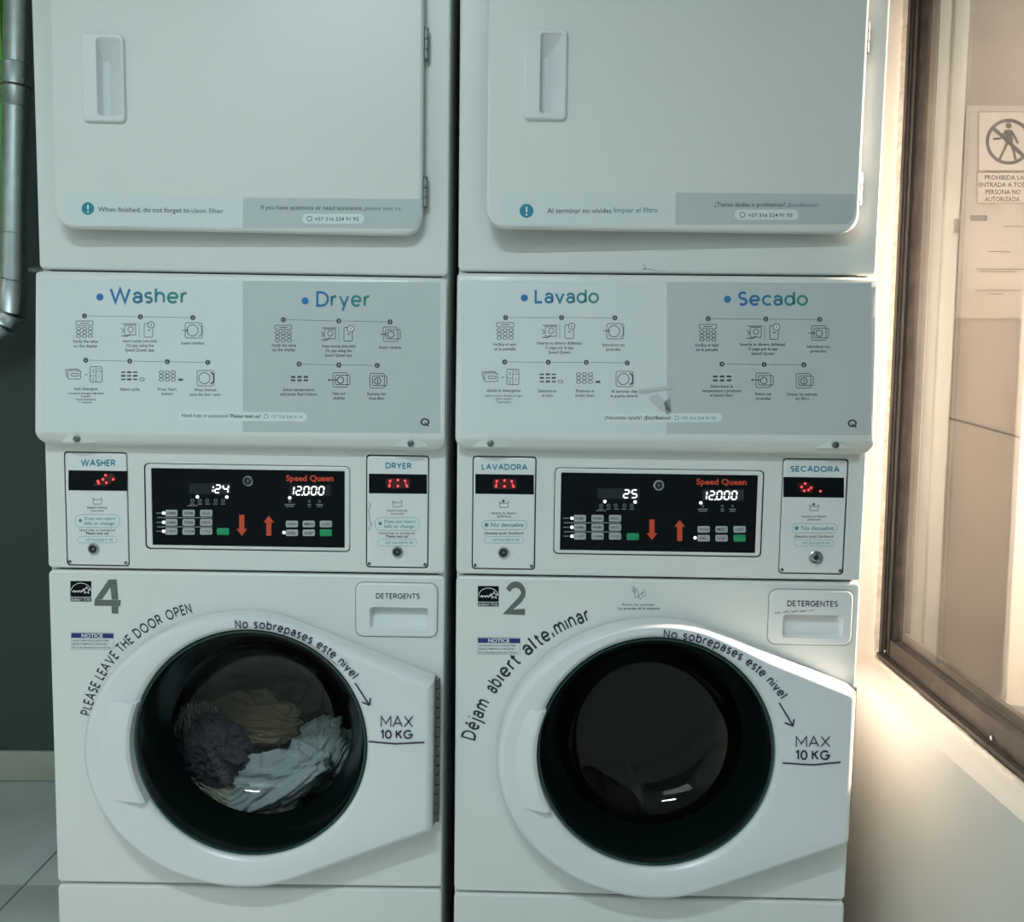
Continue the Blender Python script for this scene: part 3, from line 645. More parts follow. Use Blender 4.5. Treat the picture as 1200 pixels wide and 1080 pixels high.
# ------------------------------------------------------------------ printing on the machines
def mk(m):
    R = Euler((m[4], m[3], m[2])).to_matrix(); Rt = R.transposed(); O = Rt@(CAM-Vector((m[0], m[1], 0)))
    def hit(px, py, y):
        d = Rt@ray(px, py); t = (y-O.y)/d.y; return O+d*t
    return hit
def flat(hit, y):
    return lambda px, py, e: tuple(hit(px, py, y-.00025*e))
def curved(hit, yf):
    def f(px, py, e):
        y = -.02
        for _ in range(5): p = hit(px, py, y); y = yf(p)
        p = hit(px, py, y-.00025*e); return (p.x, y-.00025*e, p.z)
    return f
fasy = lambda p: fas(p.z) if p.z > 1.056 else -.03
for o_, m_, P, es in ((m4, M4, 4, False), (m2, M2, 2, True)):
    hit = mk(m_); FA = curved(hit, fasy); DD = curved(hit, lambda p: dry(p.x, P)); FR = flat(hit, 0.); MODc = flat(hit, -.0015); CTc = flat(hit, .0025); DRc = flat(hit, -.0035); WDc = flat(hit, YR-.0012)
    T = lambda e_, s_: s_ if es else e_
    # ---------- fascia sheet
    d = Decal(FA, None)
    if P == 4: L, Rr, Tp, Bt, G, sl = 49, 516, 327, 504, 284.5, .008
    else: L, Rr, Tp, Bt, G, sl = 541, 1021, 328.5, 506.5, 781.5, .0065
    nx = 24
    def bx(xa, xb, ya, yb, m, e):
        for i in range(6):
            for j in range(6):
                q = lambda u, v: (xa+(xb-xa)*u/6, ya+(yb-ya)*v/6+sl*(xa+(xb-xa)*u/6-L)); d.poly([q(i, j), q(i, j+1), q(i+1, j+1), q(i+1, j)], m, e)
    bx(L, G, Tp, Bt, 'sheet', 1.3); bx(G, Rr, Tp, Bt, 'sheetg', 1)
    d.build('printed_sheet', o_['fasc'], 'printed instruction sheet, white on the left half and grey on the right')
    d = Decal(FA, None)
    if P == 4:
        d.text('Washer', 128.5, 219, 355.5, 18.5, None, 2, .006, .004, GRAD, g=.165); d.disc((117, 348), 4.2, GRAD[0], 2); d.build('title_lettering', o_['fasc'], 'blue to green title lettering', True); d = Decal(FA, None); d.text('Dryer', 370.5, 433, 359.5, 18.5, None, 2, .006, .004, GRAD, g=.165)
        d.disc((357.5, 352.5), 4.2, GRAD[0], 2)
    else:
        d.text('Lavado', 626.5, 702, 355.5, 17, None, 2, .006, .0, GRAD, g=.165); d.disc((614.5, 349), 4.2, GRAD[0], 2); d.build('title_lettering', o_['fasc'], 'blue to green title lettering', True); d = Decal(FA, None); d.text('Secado', 865, 947, 358.3, 17, None, 2, .006, .0, GRAD, g=.165)
        d.disc((852.5, 350.5), 4.2, GRAD[1], 2)
    d.build('title_lettering', o_['fasc'], 'blue to green title lettering', True)
    # pictograms
    d = Decal(FA, None); K = 'soft'; lw = .75
    def keypad(x, y, hl=False):
        d.rrect(x-10, x+10, y-2.5, y+2.5, .8, K, 2, lw)
        d.line((x-5, y), (x+5, y), .8, K, 2)
        for i in range(3):
            for j in range(3): d.ring((x-7+7*i, y+6.3+4.4*j), 1.9, .7, K, 2, 10, 1.35)
    def money(x, y):
        d.rrect(x-5, x+8, y-5, y+6.5, 1, K, 2, lw); d.ring((x+2, y), 3.2, .8, K, 2); d.line((x-8, y-6.5), (x+9.5, y-6.5), .9, K, 2)
        d.path([(x-9, y-2), (x-6, y+1), (x-8, y+4)], .8, K, 2); d.path([(x-9, y+7.5), (x-2, y+8), (x+2, y+5)], 1.0, K, 2)
        d.line((x+12, y-8), (x+12, y+9), .4, K, 2); d.rrect(x+18, x+28, y-7, y+9, 1.3, K, 2, lw); d.disc((x+26, y-5.5), 4.1, 'sheet', 3); d.ring((x+26, y-5.5), 3.8, .8, K, 4)
        d.line((x+26, y-7.3), (x+26, y-3.6), .8, K, 4); d.line((x+22, y+1), (x+25, y+1), 1.1, K, 2)
    def wash(x, y, full=False):
        d.rrect(x-10, x+10, y-9, y+9, 2.5, K, 2, lw); d.ring((x-1.5, y), 6.6, .9, K, 2)
        d.path([(x+6, y-7), (x+9.5, y-4), (x+9.5, y+4), (x+6, y+7)], 1.8 if full else .8, K, 2)
    def dryi(x, y, mode=0):
        d.rrect(x-9, x+8, y-8.5, y+8.5, 2, K, 2, lw); d.rrect(x-6, x+11, y-5.5, y+5.5, 1.2, K, 3, lw); d.ring((x, y+.3), 3.8, 1.0, K, 2)
        if mode == 2: d.line((x, y-2), (x, y+3), 1., K, 3)
        d.line((x+8, y-3), (x+8, y+3), .8, K, 3)
    def arrow(x0, x1, y):
        d.line((x0, y), (x1, y), .8, K, 4)
        s_ = 1 if x1 > x0 else -1; d.poly([(x1+s_*2, y), (x1, y-1.6), (x1, y+1.6)][::s_], K, 4)
    def det(x, y):
        d.path([(x-12, y-5), (x+2, y-6), (x+5, y-3)], .8, K, 2); d.rrect(x-9, x+6, y-4, y+6, 1.5, K, 2, lw); d.rrect(x-5, x+4, y-.5, y+2.5, 1.2, K, 2, .8); d.line((x-12, y-5), (x-10, y+4), .8, K, 2)
        d.line((x+11, y+1), (x+14, y+1), .9, K, 2); d.rrect(x+17, x+31, y-8.5, y+9.5, 1.8, K, 2, lw); d.line((x+24, y-8.5), (x+24, y+9.5), .6, K, 2); d.line((x+17, y+2), (x+24, y+2), .6, K, 2); d.line((x+24, y-3), (x+31, y-3), .6, K, 2)
        for t, u, v in (('3', 20.5, -1.5), ('2', 20.5, 8), ('1', 27.5, 5)): d.ctext(t, x+u, y+v, 4, K, 2)
        d.line((x+26, y-6), (x+29, y-6), .7, K, 2)
    def btns(x, y, fill):
        for i in range(3):
            for j in range(3):
                if fill: d.line((x-9+7*i, y-4.5+4.2*j), (x-4+7*i, y-4.5+4.2*j), 2.2 if (i+j) % 2 else 1.6, K, 2)
                else: d.ring((x-7+7*i, y-4.5+4.4*j), 1.9, .7, K, 2, 10, 1.3)
        if fill: d.rrect(x+13, x+18, y+2.4, y+5.4, 1, K, 2, lw)
        else: d.line((x+13, y+4.3), (x+18.5, y+4.3), 2.4, K, 2)
    def dots(ps):
        for q, (a_, b_) in enumerate(zip(ps, ps[1:])): d.line((a_[0]+4, a_[1]), (b_[0]-4, b_[1]), .45, K, 2)
    num = [0]
    def nums(ps, start=1):
        global d
        dots(ps); d.build('step_line', o_['fasc'], stuff=True); d = Decal(FA, None)
        for q, p in enumerate(ps):
            d.disc(p, 3.0, K, 3); d.ctext(str(start+q), p[0], p[1]+1.5, 3.0, 'sheet', 5); d.build('step_number', o_['fasc']); d = Decal(FA, None)
    def pic(fn, *a_):
        global d
        fn(*a_); d.build('pictogram', o_['fasc'], stuff=True); d = Decal(FA, None)
    if P == 4:
        nums([(99, 370), (164.5, 371), (226, 372)]); nums([(100.5, 422), (152, 423), (196, 423.7), (243.5, 424.5)], 4)
        pic(keypad, 99, 378.5); pic(money, 151, 386); pic(wash, 227, 387); pic(arrow, 213, 219, 387); pic(det, 88.5, 438); pic(btns, 151, 440.5, 1); pic(btns, 196, 440.5, 0); pic(wash, 241, 443, True)
        nums([(332, 374.5), (397, 376), (457, 377)]); nums([(350.5, 426.5), (397, 427.5), (442, 428)], 4)
        pic(keypad, 332, 383.5); pic(money, 385, 390.5); pic(dryi, 458, 391.5); pic(arrow, 445, 451, 391.5)
        for i in range(3):
            for j in range(2): d.line((341+7.5*i, 441.5+4*j), (346+7.5*i, 441.5+4*j), 2.3, K, 2)
        d.build('pictogram', o_['fasc'], stuff=True); d = Decal(FA, None)
        pic(dryi, 399, 445); pic(arrow, 395, 386, 445); pic(dryi, 442.5, 446, 2)
    else:
        nums([(592.5, 372), (658, 372), (720.5, 372.3)]); nums([(591.5, 424), (642.5, 424.3), (687, 424.5), (735, 425)], 4)
        pic(keypad, 592, 380.5); pic(money, 644, 387.5); pic(wash, 721, 388); pic(arrow, 707, 713, 387.5); pic(det, 577, 441); pic(btns, 641.5, 443, 1); pic(btns, 685, 443, 0); pic(wash, 732, 444, True)
        nums([(830, 373.3), (897.5, 373.7), (960.5, 374.3)]); nums([(846, 426.5), (895.5, 427), (942, 427.3)], 4)
        pic(keypad, 829.5, 382.5); pic(money, 884, 388.5); pic(dryi, 960, 390); pic(arrow, 947, 953, 390)
        for i in range(3):
            for j in range(2): d.line((835.5+8*i, 441+4.5*j), (841+8*i, 441+4.5*j), 2.3, K, 2)
        d.build('pictogram', o_['fasc'], stuff=True); d = Decal(FA, None)
        pic(dryi, 895, 445.5); pic(arrow, 891, 882, 445); pic(dryi, 942, 446, 2)
    # quote mark logo
    qx, qy = (498, 494.3) if P == 4 else (998.8, 495.8)
    d.ring((qx, qy), 3.6, 1.8, 'ink', 2, 20, 1.2); d.line((qx-.5, qy+1), (qx+4.6, qy+5), 1.6, 'ink', 2)
    d.build('speech_mark_logo', o_['fasc'])
    d = Decal(FA, None)
    def lines(cx, y, ls, h=4.6, step=6.2, m='soft', bold=.014, ws=None):
        global d
        for q, t in enumerate(ls): d.ctext(t, cx, y+q*step, h, m, 2, bold, wid=ws[q] if ws else None)
        d.build('small_print', o_['fasc'], stuff=True); d = Decal(FA, None)
    if P == 4:
        lines(100, 401.5, ['Verify the value', 'on the display'], 3.6, 5.3, ws=[30, 28])
        lines(164, 401, ['Insert money (one side)', 'Or pay using the', 'Speed Queen app.'], 3.6, 5.3, ws=[40, 32, 35]); lines(226, 403.5, ['Insert clothes'], 3.6, ws=[27])
        lines(100.5, 457, ['Add detergent'], 3.6, ws=[28]); lines(100, 461.8, ['• Powdered detergent: Machines', '2 wells', '• Liquid detergent:', '1. Softener'], 2.4, 3.5, ws=[43, 11, 25, 16])
        lines(152.5, 457.5, ['Select cycle.'], 3.6, ws=[24]); lines(196, 457.5, ['Press Start', 'button'], 3.6, 5.3, ws=[22, 13]); lines(240.5, 458.3, ['When finished,', 'leave the door open.'], 3.6, 5.3, ws=[27, 37])
        lines(332.5, 406, ['Verify the value', 'on the display'], 3.6, 5.3, ws=[29, 27]); lines(397, 407, ['Insert money (one side)', 'Or pay using the', 'Speed Queen app.'], 3.6, 5.3, ws=[39, 31, 33]); lines(457.5, 408.5, ['Insert clothes'], 3.6, ws=[26])
        lines(350, 458, ['Select temperature', 'and press Start button'], 3.6, 5.3, ws=[37, 43]); lines(397, 462.5, ['Take out', 'clothes'], 3.6, 5.3, ws=[16, 14]); lines(441.5, 463, ['Remove lint', 'from filter'], 3.6, 5.3, ws=[22, 18])
        d.rrect(208, 359.5, 481.5, 492, 5, 'pill', 2, slope=.012); d.text('Need help or assistance?', 213, 268, 488.5, 4.6, 'soft', 3, .004, .012); d.text('Please text us!', 270, 305, 489.2, 4.6, 'ink', 3, .015, .012); d.ring((312, 487.6), 2.4, .7, 'softb', 3); d.text('+57 316 524 91 93', 317.5, 355, 489.8, 3.9, 'softb', 3, .006, .012)
    else:
        lines(591.5, 405, ['Verifica el valor', 'en la pantalla'], 3.6, 5.3, ws=[28, 25]); lines(655.5, 403.5, ['Inserta tu dinero (billetes)', 'O paga por la app', 'Speed Queen'], 3.6, 5.3, ws=[52, 33, 26]); lines(719, 405.5, ['Introduce tus', 'prendas'], 3.6, 5.3, ws=[26, 17])
        lines(590, 459, ['Añade el detergente'], 3.6, ws=[40]); lines(589.5, 464.5, ['• Jabón en polvo disuelto en agua', '• Jabón líquido', '• Suavizante'], 2.4, 3.7, ws=[45, 20, 19])
        lines(641.5, 459.5, ['Selecciona', 'el ciclo'], 3.6, 5.3, ws=[21, 13]); lines(685.5, 459.5, ['Presiona el', 'botón Start'], 3.6, 5.3, ws=[21, 22]); lines(731.5, 460, ['Al terminar deja', 'la puerta abierta'], 3.6, 5.3, ws=[31, 32])
        lines(828.5, 405.8, ['Verifica el valor', 'en la pantalla'], 3.6, 5.3, ws=[29, 26]); lines(894, 405, ['Inserta tu dinero (billetes)', 'O paga por la app', 'Speed Queen'], 3.6, 5.3, ws=[53, 35, 27]); lines(959, 407.5, ['Introduce tus', 'prendas'], 3.6, 5.3, ws=[27, 18])
        lines(845.5, 454, ['Selecciona la', 'temperatura y presiona', 'el botón Start'], 3.6, 5.3, ws=[27, 46, 27]); lines(894.5, 463, ['Retira tus', 'prendas'], 3.6, 5.3, ws=[19, 17]); lines(940, 463.3, ['Limpia las pelusas', 'del filtro'], 3.6, 5.3, ws=[36, 16])
        d.rrect(703, 846, 484, 494.5, 5, 'pill', 2); d.text('¿Necesitas ayuda?', 708.5, 752, 491.2, 4.6, 'soft', 3, .004); d.text('¡Escríbenos!', 755, 786, 491.3, 4.6, 'ink', 3, .015); d.ring((793, 489.6), 2.4, .7, 'softb', 3); d.text('+57 316 524 91 93', 798, 838.5, 491.6, 3.9, 'softb', 3, .006)
    d.build('help_line_print', o_['fasc'], stuff=True)
    if P == 2:
        d = Decal(FA, None)
        d.poly([(748, 456), (788, 452), (789, 455), (752, 461)], 'scufl', 6); d.poly([(760, 466), (770, 461), (783, 472), (786, 481), (776, 482)], 'scufl', 6); d.poly([(778, 472), (785, 466), (787, 482), (781, 486)], 'scuff', 6)
        for a_, b_ in (((800, 472), (815, 466)), ((842, 466), (851, 472)), ((915, 487), (927, 485)), ((806, 474), (822, 475)), ((745, 460), (770, 457)), ((865, 447), (888, 449))): d.line(a_, b_, .6, 'scufl', 6)
        d.build('tape_residue', o_['fasc'], 'torn grey tape residue', True)
        d = Decal(FR, None); d.path([(754, 310), (757, 314), (753, 315.5), (762, 315), (768, 317)], .9, 'scuff', 1); d.line((771, 316.5), (783, 317), .5, 'scufl', 1); d.build('pen_scribble', o_['root'], 'small grey scribble below the dryer door', True)
    # ---------- dryer door strip
    d = Decal(DD, None)
    if P == 4:
        q = lambda x0, x1, y0, y1, y2, y3: [(x0, y0), (x0, y1), (x1, y2), (x1, y3)]
        d.poly([(76, 226.5), (285, 231.5), (284.5, 267), (88, 264.5), (80, 259), (77.5, 252)][::-1], 'sheet', 1)
        d.poly([(285, 231.5), (492.5, 233), (492.5, 254), (490, 262), (484, 267.5), (284.5, 267)][::-1], 'sheetg', 1)
        d.disc((103, 244.3), 7.4, 'teal', 2, 20); d.line((103, 240), (103, 245.5), 1.8, 'whiteink', 3); d.disc((103, 248.2), 1.1, 'whiteink', 3)
        d.text('When finished, do not forget to', 115, 222, 247.8, 5.8, 'ink', 2, .004, .012); d.text('clean filter.', 224, 263, 249.2, 5.8, 'softb', 2, .008, .012)
        d.text('If you have questions or need assistance,', 306, 425, 245.3, 5.4, 'ink', 2, .002, .006); d.text('please text us.', 427.5, 471, 246.2, 5.2, 'softb', 2, .004, .004)
        d.rrect(354, 427, 250.5, 262, 5.5, 'pill', 2); d.ring((362.5, 256.2), 2.9, .8, 'soft', 3); d.text('+57 316 524 91 93', 369, 420, 258.7, 4.6, 'soft', 3, .01)
    else:
        d.poly([(590, 226), (792, 226.5), (791, 263.5), (600, 265), (592, 262), (584, 255)][::-1], 'sheet', 1)
        d.poly([(792, 225.5), (1002.5, 227.5), (1003, 240), (1000, 256), (993, 262.5), (791, 263.5)][::-1], 'sheetg', 1)
        d.disc((617, 247), 8.2, 'teal', 2, 20); d.line((617, 242), (617, 248.5), 1.9, 'whiteink', 3); d.disc((617, 251.4), 1.2, 'whiteink', 3)
        d.text('Al terminar no olvides', 641.5, 716.5, 249.5, 6.2, 'ink', 2, .004); d.text('limpiar el filtro', 719, 770.5, 248.8, 6.2, 'softb', 2, .008)
        d.text('¿Tienes dudas o problemas?', 837.5, 920, 242, 5.4, 'ink', 2, .002); d.text('¡Escríbenos!', 923, 959, 242.3, 5.2, 'softb', 2, .004)
        d.rrect(861, 935.5, 245.5, 257.5, 5.5, 'pill', 2); d.ring((870, 251.6), 2.9, .8, 'soft', 3); d.text('+57 316 524 91 93', 877, 928.5, 254.2, 4.6, 'soft', 3, .01)
    d.build('printed_strip', o_['ddoor'], 'printed reminder strip with a teal exclamation mark', True)
    # ---------- control board
    ct = o_['ctrl']; d = Decal(CTc, None); dl = Decal(CTc, None)
    if P == 4:
        gx3, gy3, grn = (201, 221.3, 241.8), (601, 611.8, 622.3), (261.5, 622.5); key = (291, 563.3); ad = (283.3, 603, 627.5); au = (315, 604, 627.5)
        rx, ry = (342.3, 362, 382), (613.7, 624); brand = (335, 391, 563.3, .004); big = ('24', 251.5, 577.2); small = (341.5, 579.5)
        leds = [(231.3, 582), (265.8, 582.3), (339.5, 583.2), (332.8, 623.7)]; ln = (184, 249)
    else:
        gx3, gy3, grn = (679.5, 700.2, 720.8), (607, 617.6, 628), (741.5, 628.5); key = (771.8, 568.3); ad = (764, 608.5, 632.5); au = (796.5, 609, 633.8)
        rx, ry = (824.6, 845.5, 866.6), (620, 630.3); brand = (816, 875, 567.5, .006); big = ('25', 730.5, 583); small = (825.5, 585)
        leds = [(708.8, 587.5), (744.3, 588), (821.3, 589), (814.5, 630)]; ln = (661, 727)
    d.rrect(big[1]-30, big[1]+19, big[2]-11, big[2]+1.5, 1, 'lcd', 1); d.build('display_window', ct); d = Decal(CTc, None); d.rrect(small[0]-2, small[0]+46, small[1]-11.5, small[1]+1.5, 1, 'lcd', 1)
    d.build('display_window', ct); d = Decal(CTc, None)
    d.text('Speed Queen', brand[0], brand[1], brand[2], 7.0, 'orange', 2, .03, brand[3]); d.build('brand_lettering', ct, 'red brand lettering', True); d = Decal(CTc, None)
    for x, ya, yb, s_ in ((ad[0], ad[1], ad[2], 1), (au[0], au[2], au[1], -1)):
        d.poly([(x-3, ya), (x+3, ya), (x+3, yb-8*s_), (x+6.3, yb-8*s_), (x, yb), (x-6.3, yb-8*s_), (x-3, yb-8*s_)][::-s_], 'orange', 2); d.build('arrow', ct, 'red arrow pointing '+('down' if s_ > 0 else 'up')); d = Decal(CTc, None)
    for y in gy3[:2]: d.line((ln[0], y+5.3), (ln[1], y+5.4), .7, 'btn', 1)
    for y in gy3: d.line((ln[0]-1, y), (ln[0]+6, y), .9, 'scuff', 1)
    for q in range(5): d.ring((big[1]-26+q*8.6+(q > 2)*1.5, big[2]+9.2), 1.8, .6, 'scuff', 1, 8); d.line((big[1]-29+q*9, big[2]+13.2), (big[1]-23.5+q*9, big[2]+13.2), .8, 'scuff', 1)
    d.line((big[1]-32, big[2]+15.2), (big[1]-20, big[2]+15.2), .8, 'scuff', 1)
    for q, (u, v) in enumerate(((0, 12), (23, 4), (35, 8))): d.line((small[0]-2+u-v/2, small[1]+11.5), (small[0]-2+u+v/2, small[1]+11.5), 1.0, 'scuff', 1); d.line((small[0]-2+u-v*.4, small[1]+13.8), (small[0]-2+u+v*.4, small[1]+13.8), .8, 'scuff', 1); d.ring((small[0]-2+u, small[1]+7.8), 1.2, .5, 'scuff', 1, 8)
    d.build('board_print', ct, stuff=True)
    def glow(name, fn):
        q = Decal(CTc, None); fn(q); q.build(name, ct, 'glowing white' + (' digit' if name == 'digit' else ''), False)
    x, y = big[1], big[2]
    glow('digit', lambda q: seg(q, '2', x, y, 6, 9, 'led')); glow('digit', lambda q: seg(q, big[0][1], x+9.3, y, 6, 9, 'led'))
    if P == 4: glow('colon', lambda q: (q.disc((x-2.2, y-2.5), 1.0, 'led', 2), q.disc((x-1.6, y-6.5), 1.0, 'led', 2)))
    x2, y2 = small
    for q_, ch in enumerate('12000'):
        xx = x2+[-3.5, 5.2, 14.2, 22.9, 31.6][q_]; glow('digit', lambda q: seg(q, ch, xx, y2, 5.6, 9.5, 'led', 2, 1.5))
    glow('decimal_point', lambda q: q.disc((x2+12.6, y2+.3), .9, 'led', 2))
    for l_ in leds+[(gx3[0]-9.3, yy) for yy in gy3]: glow('indicator_light', lambda q: q.disc(l_, 1.9, 'led', 2))
    labs = [['NORMAL', 'PERM.', 'DELIC.'], ['NORMAL', 'PERM.', 'DELIC.'], ['1 HOT', '2 WARM', '3 COLD']]
    def button(cx, cy, w_, h_, m, t=None):
        b_ = MB(); f_ = lambda i: [FRQ(u, v) for u, v in rr(cx-w_/2, cx+w_/2, cy-h_/2, cy+h_/2, 1.5, 3, i)]
        def FRQ(u, v): p = hit(u, v, .0025); return (p.x, p.z)
        lp_ = f_(0); li_ = f_(.6)
        b_.loft([lift(lp_, .0025), lift(lp_, .0012), lift(li_, .0008)], cap1=True); ob = b_.build('button', m, ct)
        return ob
    for j, yy in enumerate(gy3):
        for i, xx in enumerate(gx3): button(xx, yy, 14.2, 7.8, M['btn'])
    bo = button(grn[0], grn[1], 14.5, 8, M['green']); bo['label'] = 'green start button'
    for j, yy in enumerate(ry):
        for i, xx in enumerate(rx):
            if j == 1 and i == 2: button(xx, yy, 14.2, 8, M['green'])['label'] = 'green start button'
            else: button(xx, yy, 14.2, 7.6, M['btn'])
    d = Decal(flat(hit, .0008), None)
    for j, yy in enumerate(gy3):
        for i, xx in enumerate(gx3): d.text(labs[j][i], xx-5.5, xx+5.5, yy+1.6, 3.2, 'ink', 1, .01)
    for j, yy in enumerate(ry):
        for i, xx in enumerate(rx):
            if not (j == 1 and i == 2): d.text([['HIGH', 'MED', 'LOW'], ['DEL.', 'NO HEAT']][j][i], xx-5, xx+5, yy+1.6, 3.2, 'ink', 1, .01)
    d.build('button_print', ct, stuff=True)
    def lock(c_, y_, rpx, parent, dark=True, name='lock'):
        p = hit(c_[0], c_[1], y_); R_ = rpx/690.
        b_ = MB(); cir = lambda r_, yy: [(p.x+r_*math.cos(2*PI*k/20), yy, p.z+r_*math.sin(2*PI*k/20)) for k in range(20)]
        b_.loft([cir(R_, y_), cir(R_, y_-.003), cir(R_*.88, y_-.004), cir(R_*.70, y_-.004), cir(R_*.62, y_-.001)], 0); b_.loft([cir(R_*.62, y_-.0012), cir(R_*.3, y_-.0022)], 1, cap1=True)
        b_.loft([cir(R_*.32, y_-.0023), cir(R_*.28, y_-.0032)], 2, cap1=True)
        return b_.build(name, [M['chrome'], M['rubber'] if dark else M['chrome'], M['darkmetal'] if dark else M['rubber']], parent)
    lock(key, .0025, 6.2, ct, True, 'key_lock')
    # ---------- payment modules
    if P == 4: mods = [('WASHER', (95, 135, 546, 8), (80.2, 149.2, 550.8, 574.3), 114, (110, 642.7), 6.6, .014, 'r1'), ('DRYER', (452, 482, 549, 7.2), (432.3, 500.3, 554.8, 577.8), 465.5, (465.8, 646.3), 6.6, .014, 'r2')]
    else: mods = [('LAVADORA', (564.5, 618, 550.3, 7.2), (557, 625.5, 555.2, 578.4), 590.5, (590, 647), 6.6, .01, 'r2'), ('SECADORA', (926.5, 984, 552.6, 7), (918, 989, 558.6, 582.2), 954, (955.5, 653), 8.2, .005, 'r3')]
    for (t, tt, ds, cx, lk, lr, sl_, rd), mo in zip(mods, o_['mods']):
        d = Decal(MODc, None)
        d.text(t, tt[0], tt[1], tt[2], tt[3], 'teal', 1, .03, .01, g=.21)
        y0_ = ds[3]
        d.rrect(cx-5, cx+5, y0_+11, y0_+16, 1, 'soft', 1, .6); d.line((cx-6, y0_+9), (cx-3, y0_+11), .7, 'soft', 1); d.line((cx+4, y0_+8), (cx+6, y0_+11), .7, 'soft', 1)
        if es: d.disc((cx-.5, y0_+8.5), 1.7, 'soft', 1)
        if not es:
            d.ctext('Insert money', cx, y0_+21.5, 3.2, 'soft', 1, .006, wid=24); d.ctext('(one side)', cx, y0_+25, 2.6, 'soft', 1, .006, wid=15)
            d.rrect(cx-26, cx+26, y0_+28.5, y0_+43.5, 6, 'pill', 1); d.rrect(cx-26, cx+26, y0_+28.5, y0_+43.5, 6, 'softb', 2, .35)
            d.disc((cx-20, y0_+35.5), 2.1, 'softb', 3); d.text('Does not return', cx-15, cx+21, y0_+34.8, 4.0, 'softb', 3, .004); d.text('bills or change', cx-15, cx+20, y0_+40.5, 4.0, 'softb', 3, .004)
            d.ctext('Need help or assistance?', cx, y0_+48, 3.0, 'soft', 1, .006, wid=42); d.ctext('Please text us!', cx, y0_+51.8, 3.2, 'ink', 1, .02, wid=26)
            d.rrect(cx-23, cx+23, y0_+54, y0_+61.5, 3.6, 'pill', 1); d.rrect(cx-23, cx+23, y0_+54, y0_+61.5, 3.6, 'softb', 2, .3); d.text('+57 316 524 91 93', cx-14, cx+18, y0_+59.4, 3.0, 'softb', 3, .006)
        else:
            d.ctext('Inserta tu dinero', cx, y0_+24, 3.2, 'soft', 1, .006, wid=29); d.ctext('(billetes)', cx, y0_+27.5, 2.6, 'soft', 1, .006, wid=16)
            d.rrect(cx-26, cx+27, y0_+31, y0_+42, 5.4, 'pill', 1); d.rrect(cx-26, cx+27, y0_+31, y0_+42, 5.4, 'softb', 2, .35)
            d.disc((cx-20.5, y0_+36.5), 2.4, 'softb', 3); d.text('No devuelve', cx-15, cx+23, y0_+38.7, 5.2, 'softb', 3, .006)
            d.ctext('¿Necesitas ayuda? ¡Escríbenos!', cx, y0_+47.5, 3.2, 'ink', 1, .01, wid=46)
            d.rrect(cx-23, cx+23, y0_+50, y0_+57.5, 3.6, 'pill', 1); d.rrect(cx-23, cx+23, y0_+50, y0_+57.5, 3.6, 'softb', 2, .3); d.text('+57 316 524 91 93', cx-14, cx+18, y0_+55.4, 3.0, 'softb', 3, .006)
        d.build('module_print', mo[0], stuff=True)
        d = Decal(MODc, None); d.poly([(ds[0], ds[2]), (ds[0], ds[3]), (ds[1], ds[3]+.8), (ds[1], ds[2]+1)], 'black', 1)
        xc = (ds[0]+ds[1])/2; yc = (ds[2]+ds[3])/2
        if rd == 'r2': g = [(-9, -3), (-10, 3), (0, -4), (0, 3), (8.5, -3), (10.5, 3), (-9.6, 0.4), (9.4, .5)]
        elif rd == 'r1': g = [(1, 3.5), (6, -1), (10, 2.8), (9, -6), (18, -1), (0, 1)]
        else: g = [(-10, -4), (-11, 4.5), (-3, 1), (8, 5), (-6, 3.5), (-14, 0)]
        for gx1 in g[:3]: d.disc((xc+gx1[0]+2, yc+1), 7, 'redglow', 2, 14) if False else None
        if rd == 'r2': d.rrect(xc-14, xc+14, yc-6, yc+6, 3, 'redglow', 2)
        elif rd == 'r1': d.poly([(xc-6, yc+6), (xc+10, yc+7), (xc+22, yc-2), (xc+16, yc-8), (xc+5, yc-4)], 'redglow', 2)
        else: d.poly([(xc-20, yc-4), (xc-15, yc+6), (xc-2, yc+7), (xc+1, yc), (xc-8, yc-6)], 'redglow', 2)
        for q, (u, v) in enumerate(g): d.disc((xc+u, yc+v), 1.5 if q < 6 else .9, 'redled', 3, 10)
        d.build('red_display', mo[0], 'black display window with red lights', True)
        lock(lk, -.0015, lr, mo[0], dark=rd != 'r3', name='coin_box_lock')
    if P == 4:
        d = Decal(MODc, None)
        for q in range(14): xx = 431.5+random.random()*3; yy = 588+q*2.4; d.line((xx, yy), (xx+1.5-random.random()*2, yy+3), .9, 'scuff', 2)
        d.build('scuff_marks', o_['mods'][1][0], 'grey scuff marks', True)
    # ---------- washer front lettering
    lx, ly, nm = (82.5, 680.5, '4') if P == 4 else (560, 686.3, '2')
    d = Decal(FR, None)
    d.poly([(lx, ly), (lx, ly+18.5), (lx+24.5, ly+18.7), (lx+24.5, ly+.2)], 'black', 1); d.poly([(lx, ly+19.4), (lx, ly+24), (lx+24.5, ly+24.2), (lx+24.5, ly+19.6)], 'black', 1)
    arc = [(lx+1+11.3*(1-math.cos(t)), ly+11.5-9*math.sin(t)) for t in [PI*k/14 for k in range(15)]]; d.path(arc, .7, 'whiteink', 2)
    d.path([(lx+2, ly+13), (lx+5, ly+11), (lx+5, ly+13.5), (lx+8, ly+11.3), (lx+9, ly+13.4), (lx+11, ly+11), (lx+12.5, ly+13.5), (lx+14, ly+10.5), (lx+15.5, ly+12.6)], 1.0, 'whiteink', 2)
    st = [(lx+19+(4.6 if k % 2 == 0 else 1.9)*math.sin(2*PI*k/10), ly+11-(4.6 if k % 2 == 0 else 1.9)*math.cos(2*PI*k/10)) for k in range(11)]; d.path(st, .8, 'whiteink', 2)
    d.text('ENERGY STAR', lx+1, lx+23.5, ly+23.3, 3.0, 'whiteink', 2, .01)
    d.build('efficiency_logo', o_['root'], 'small black square efficiency logo with star', True)
    d = Decal(FR, None)
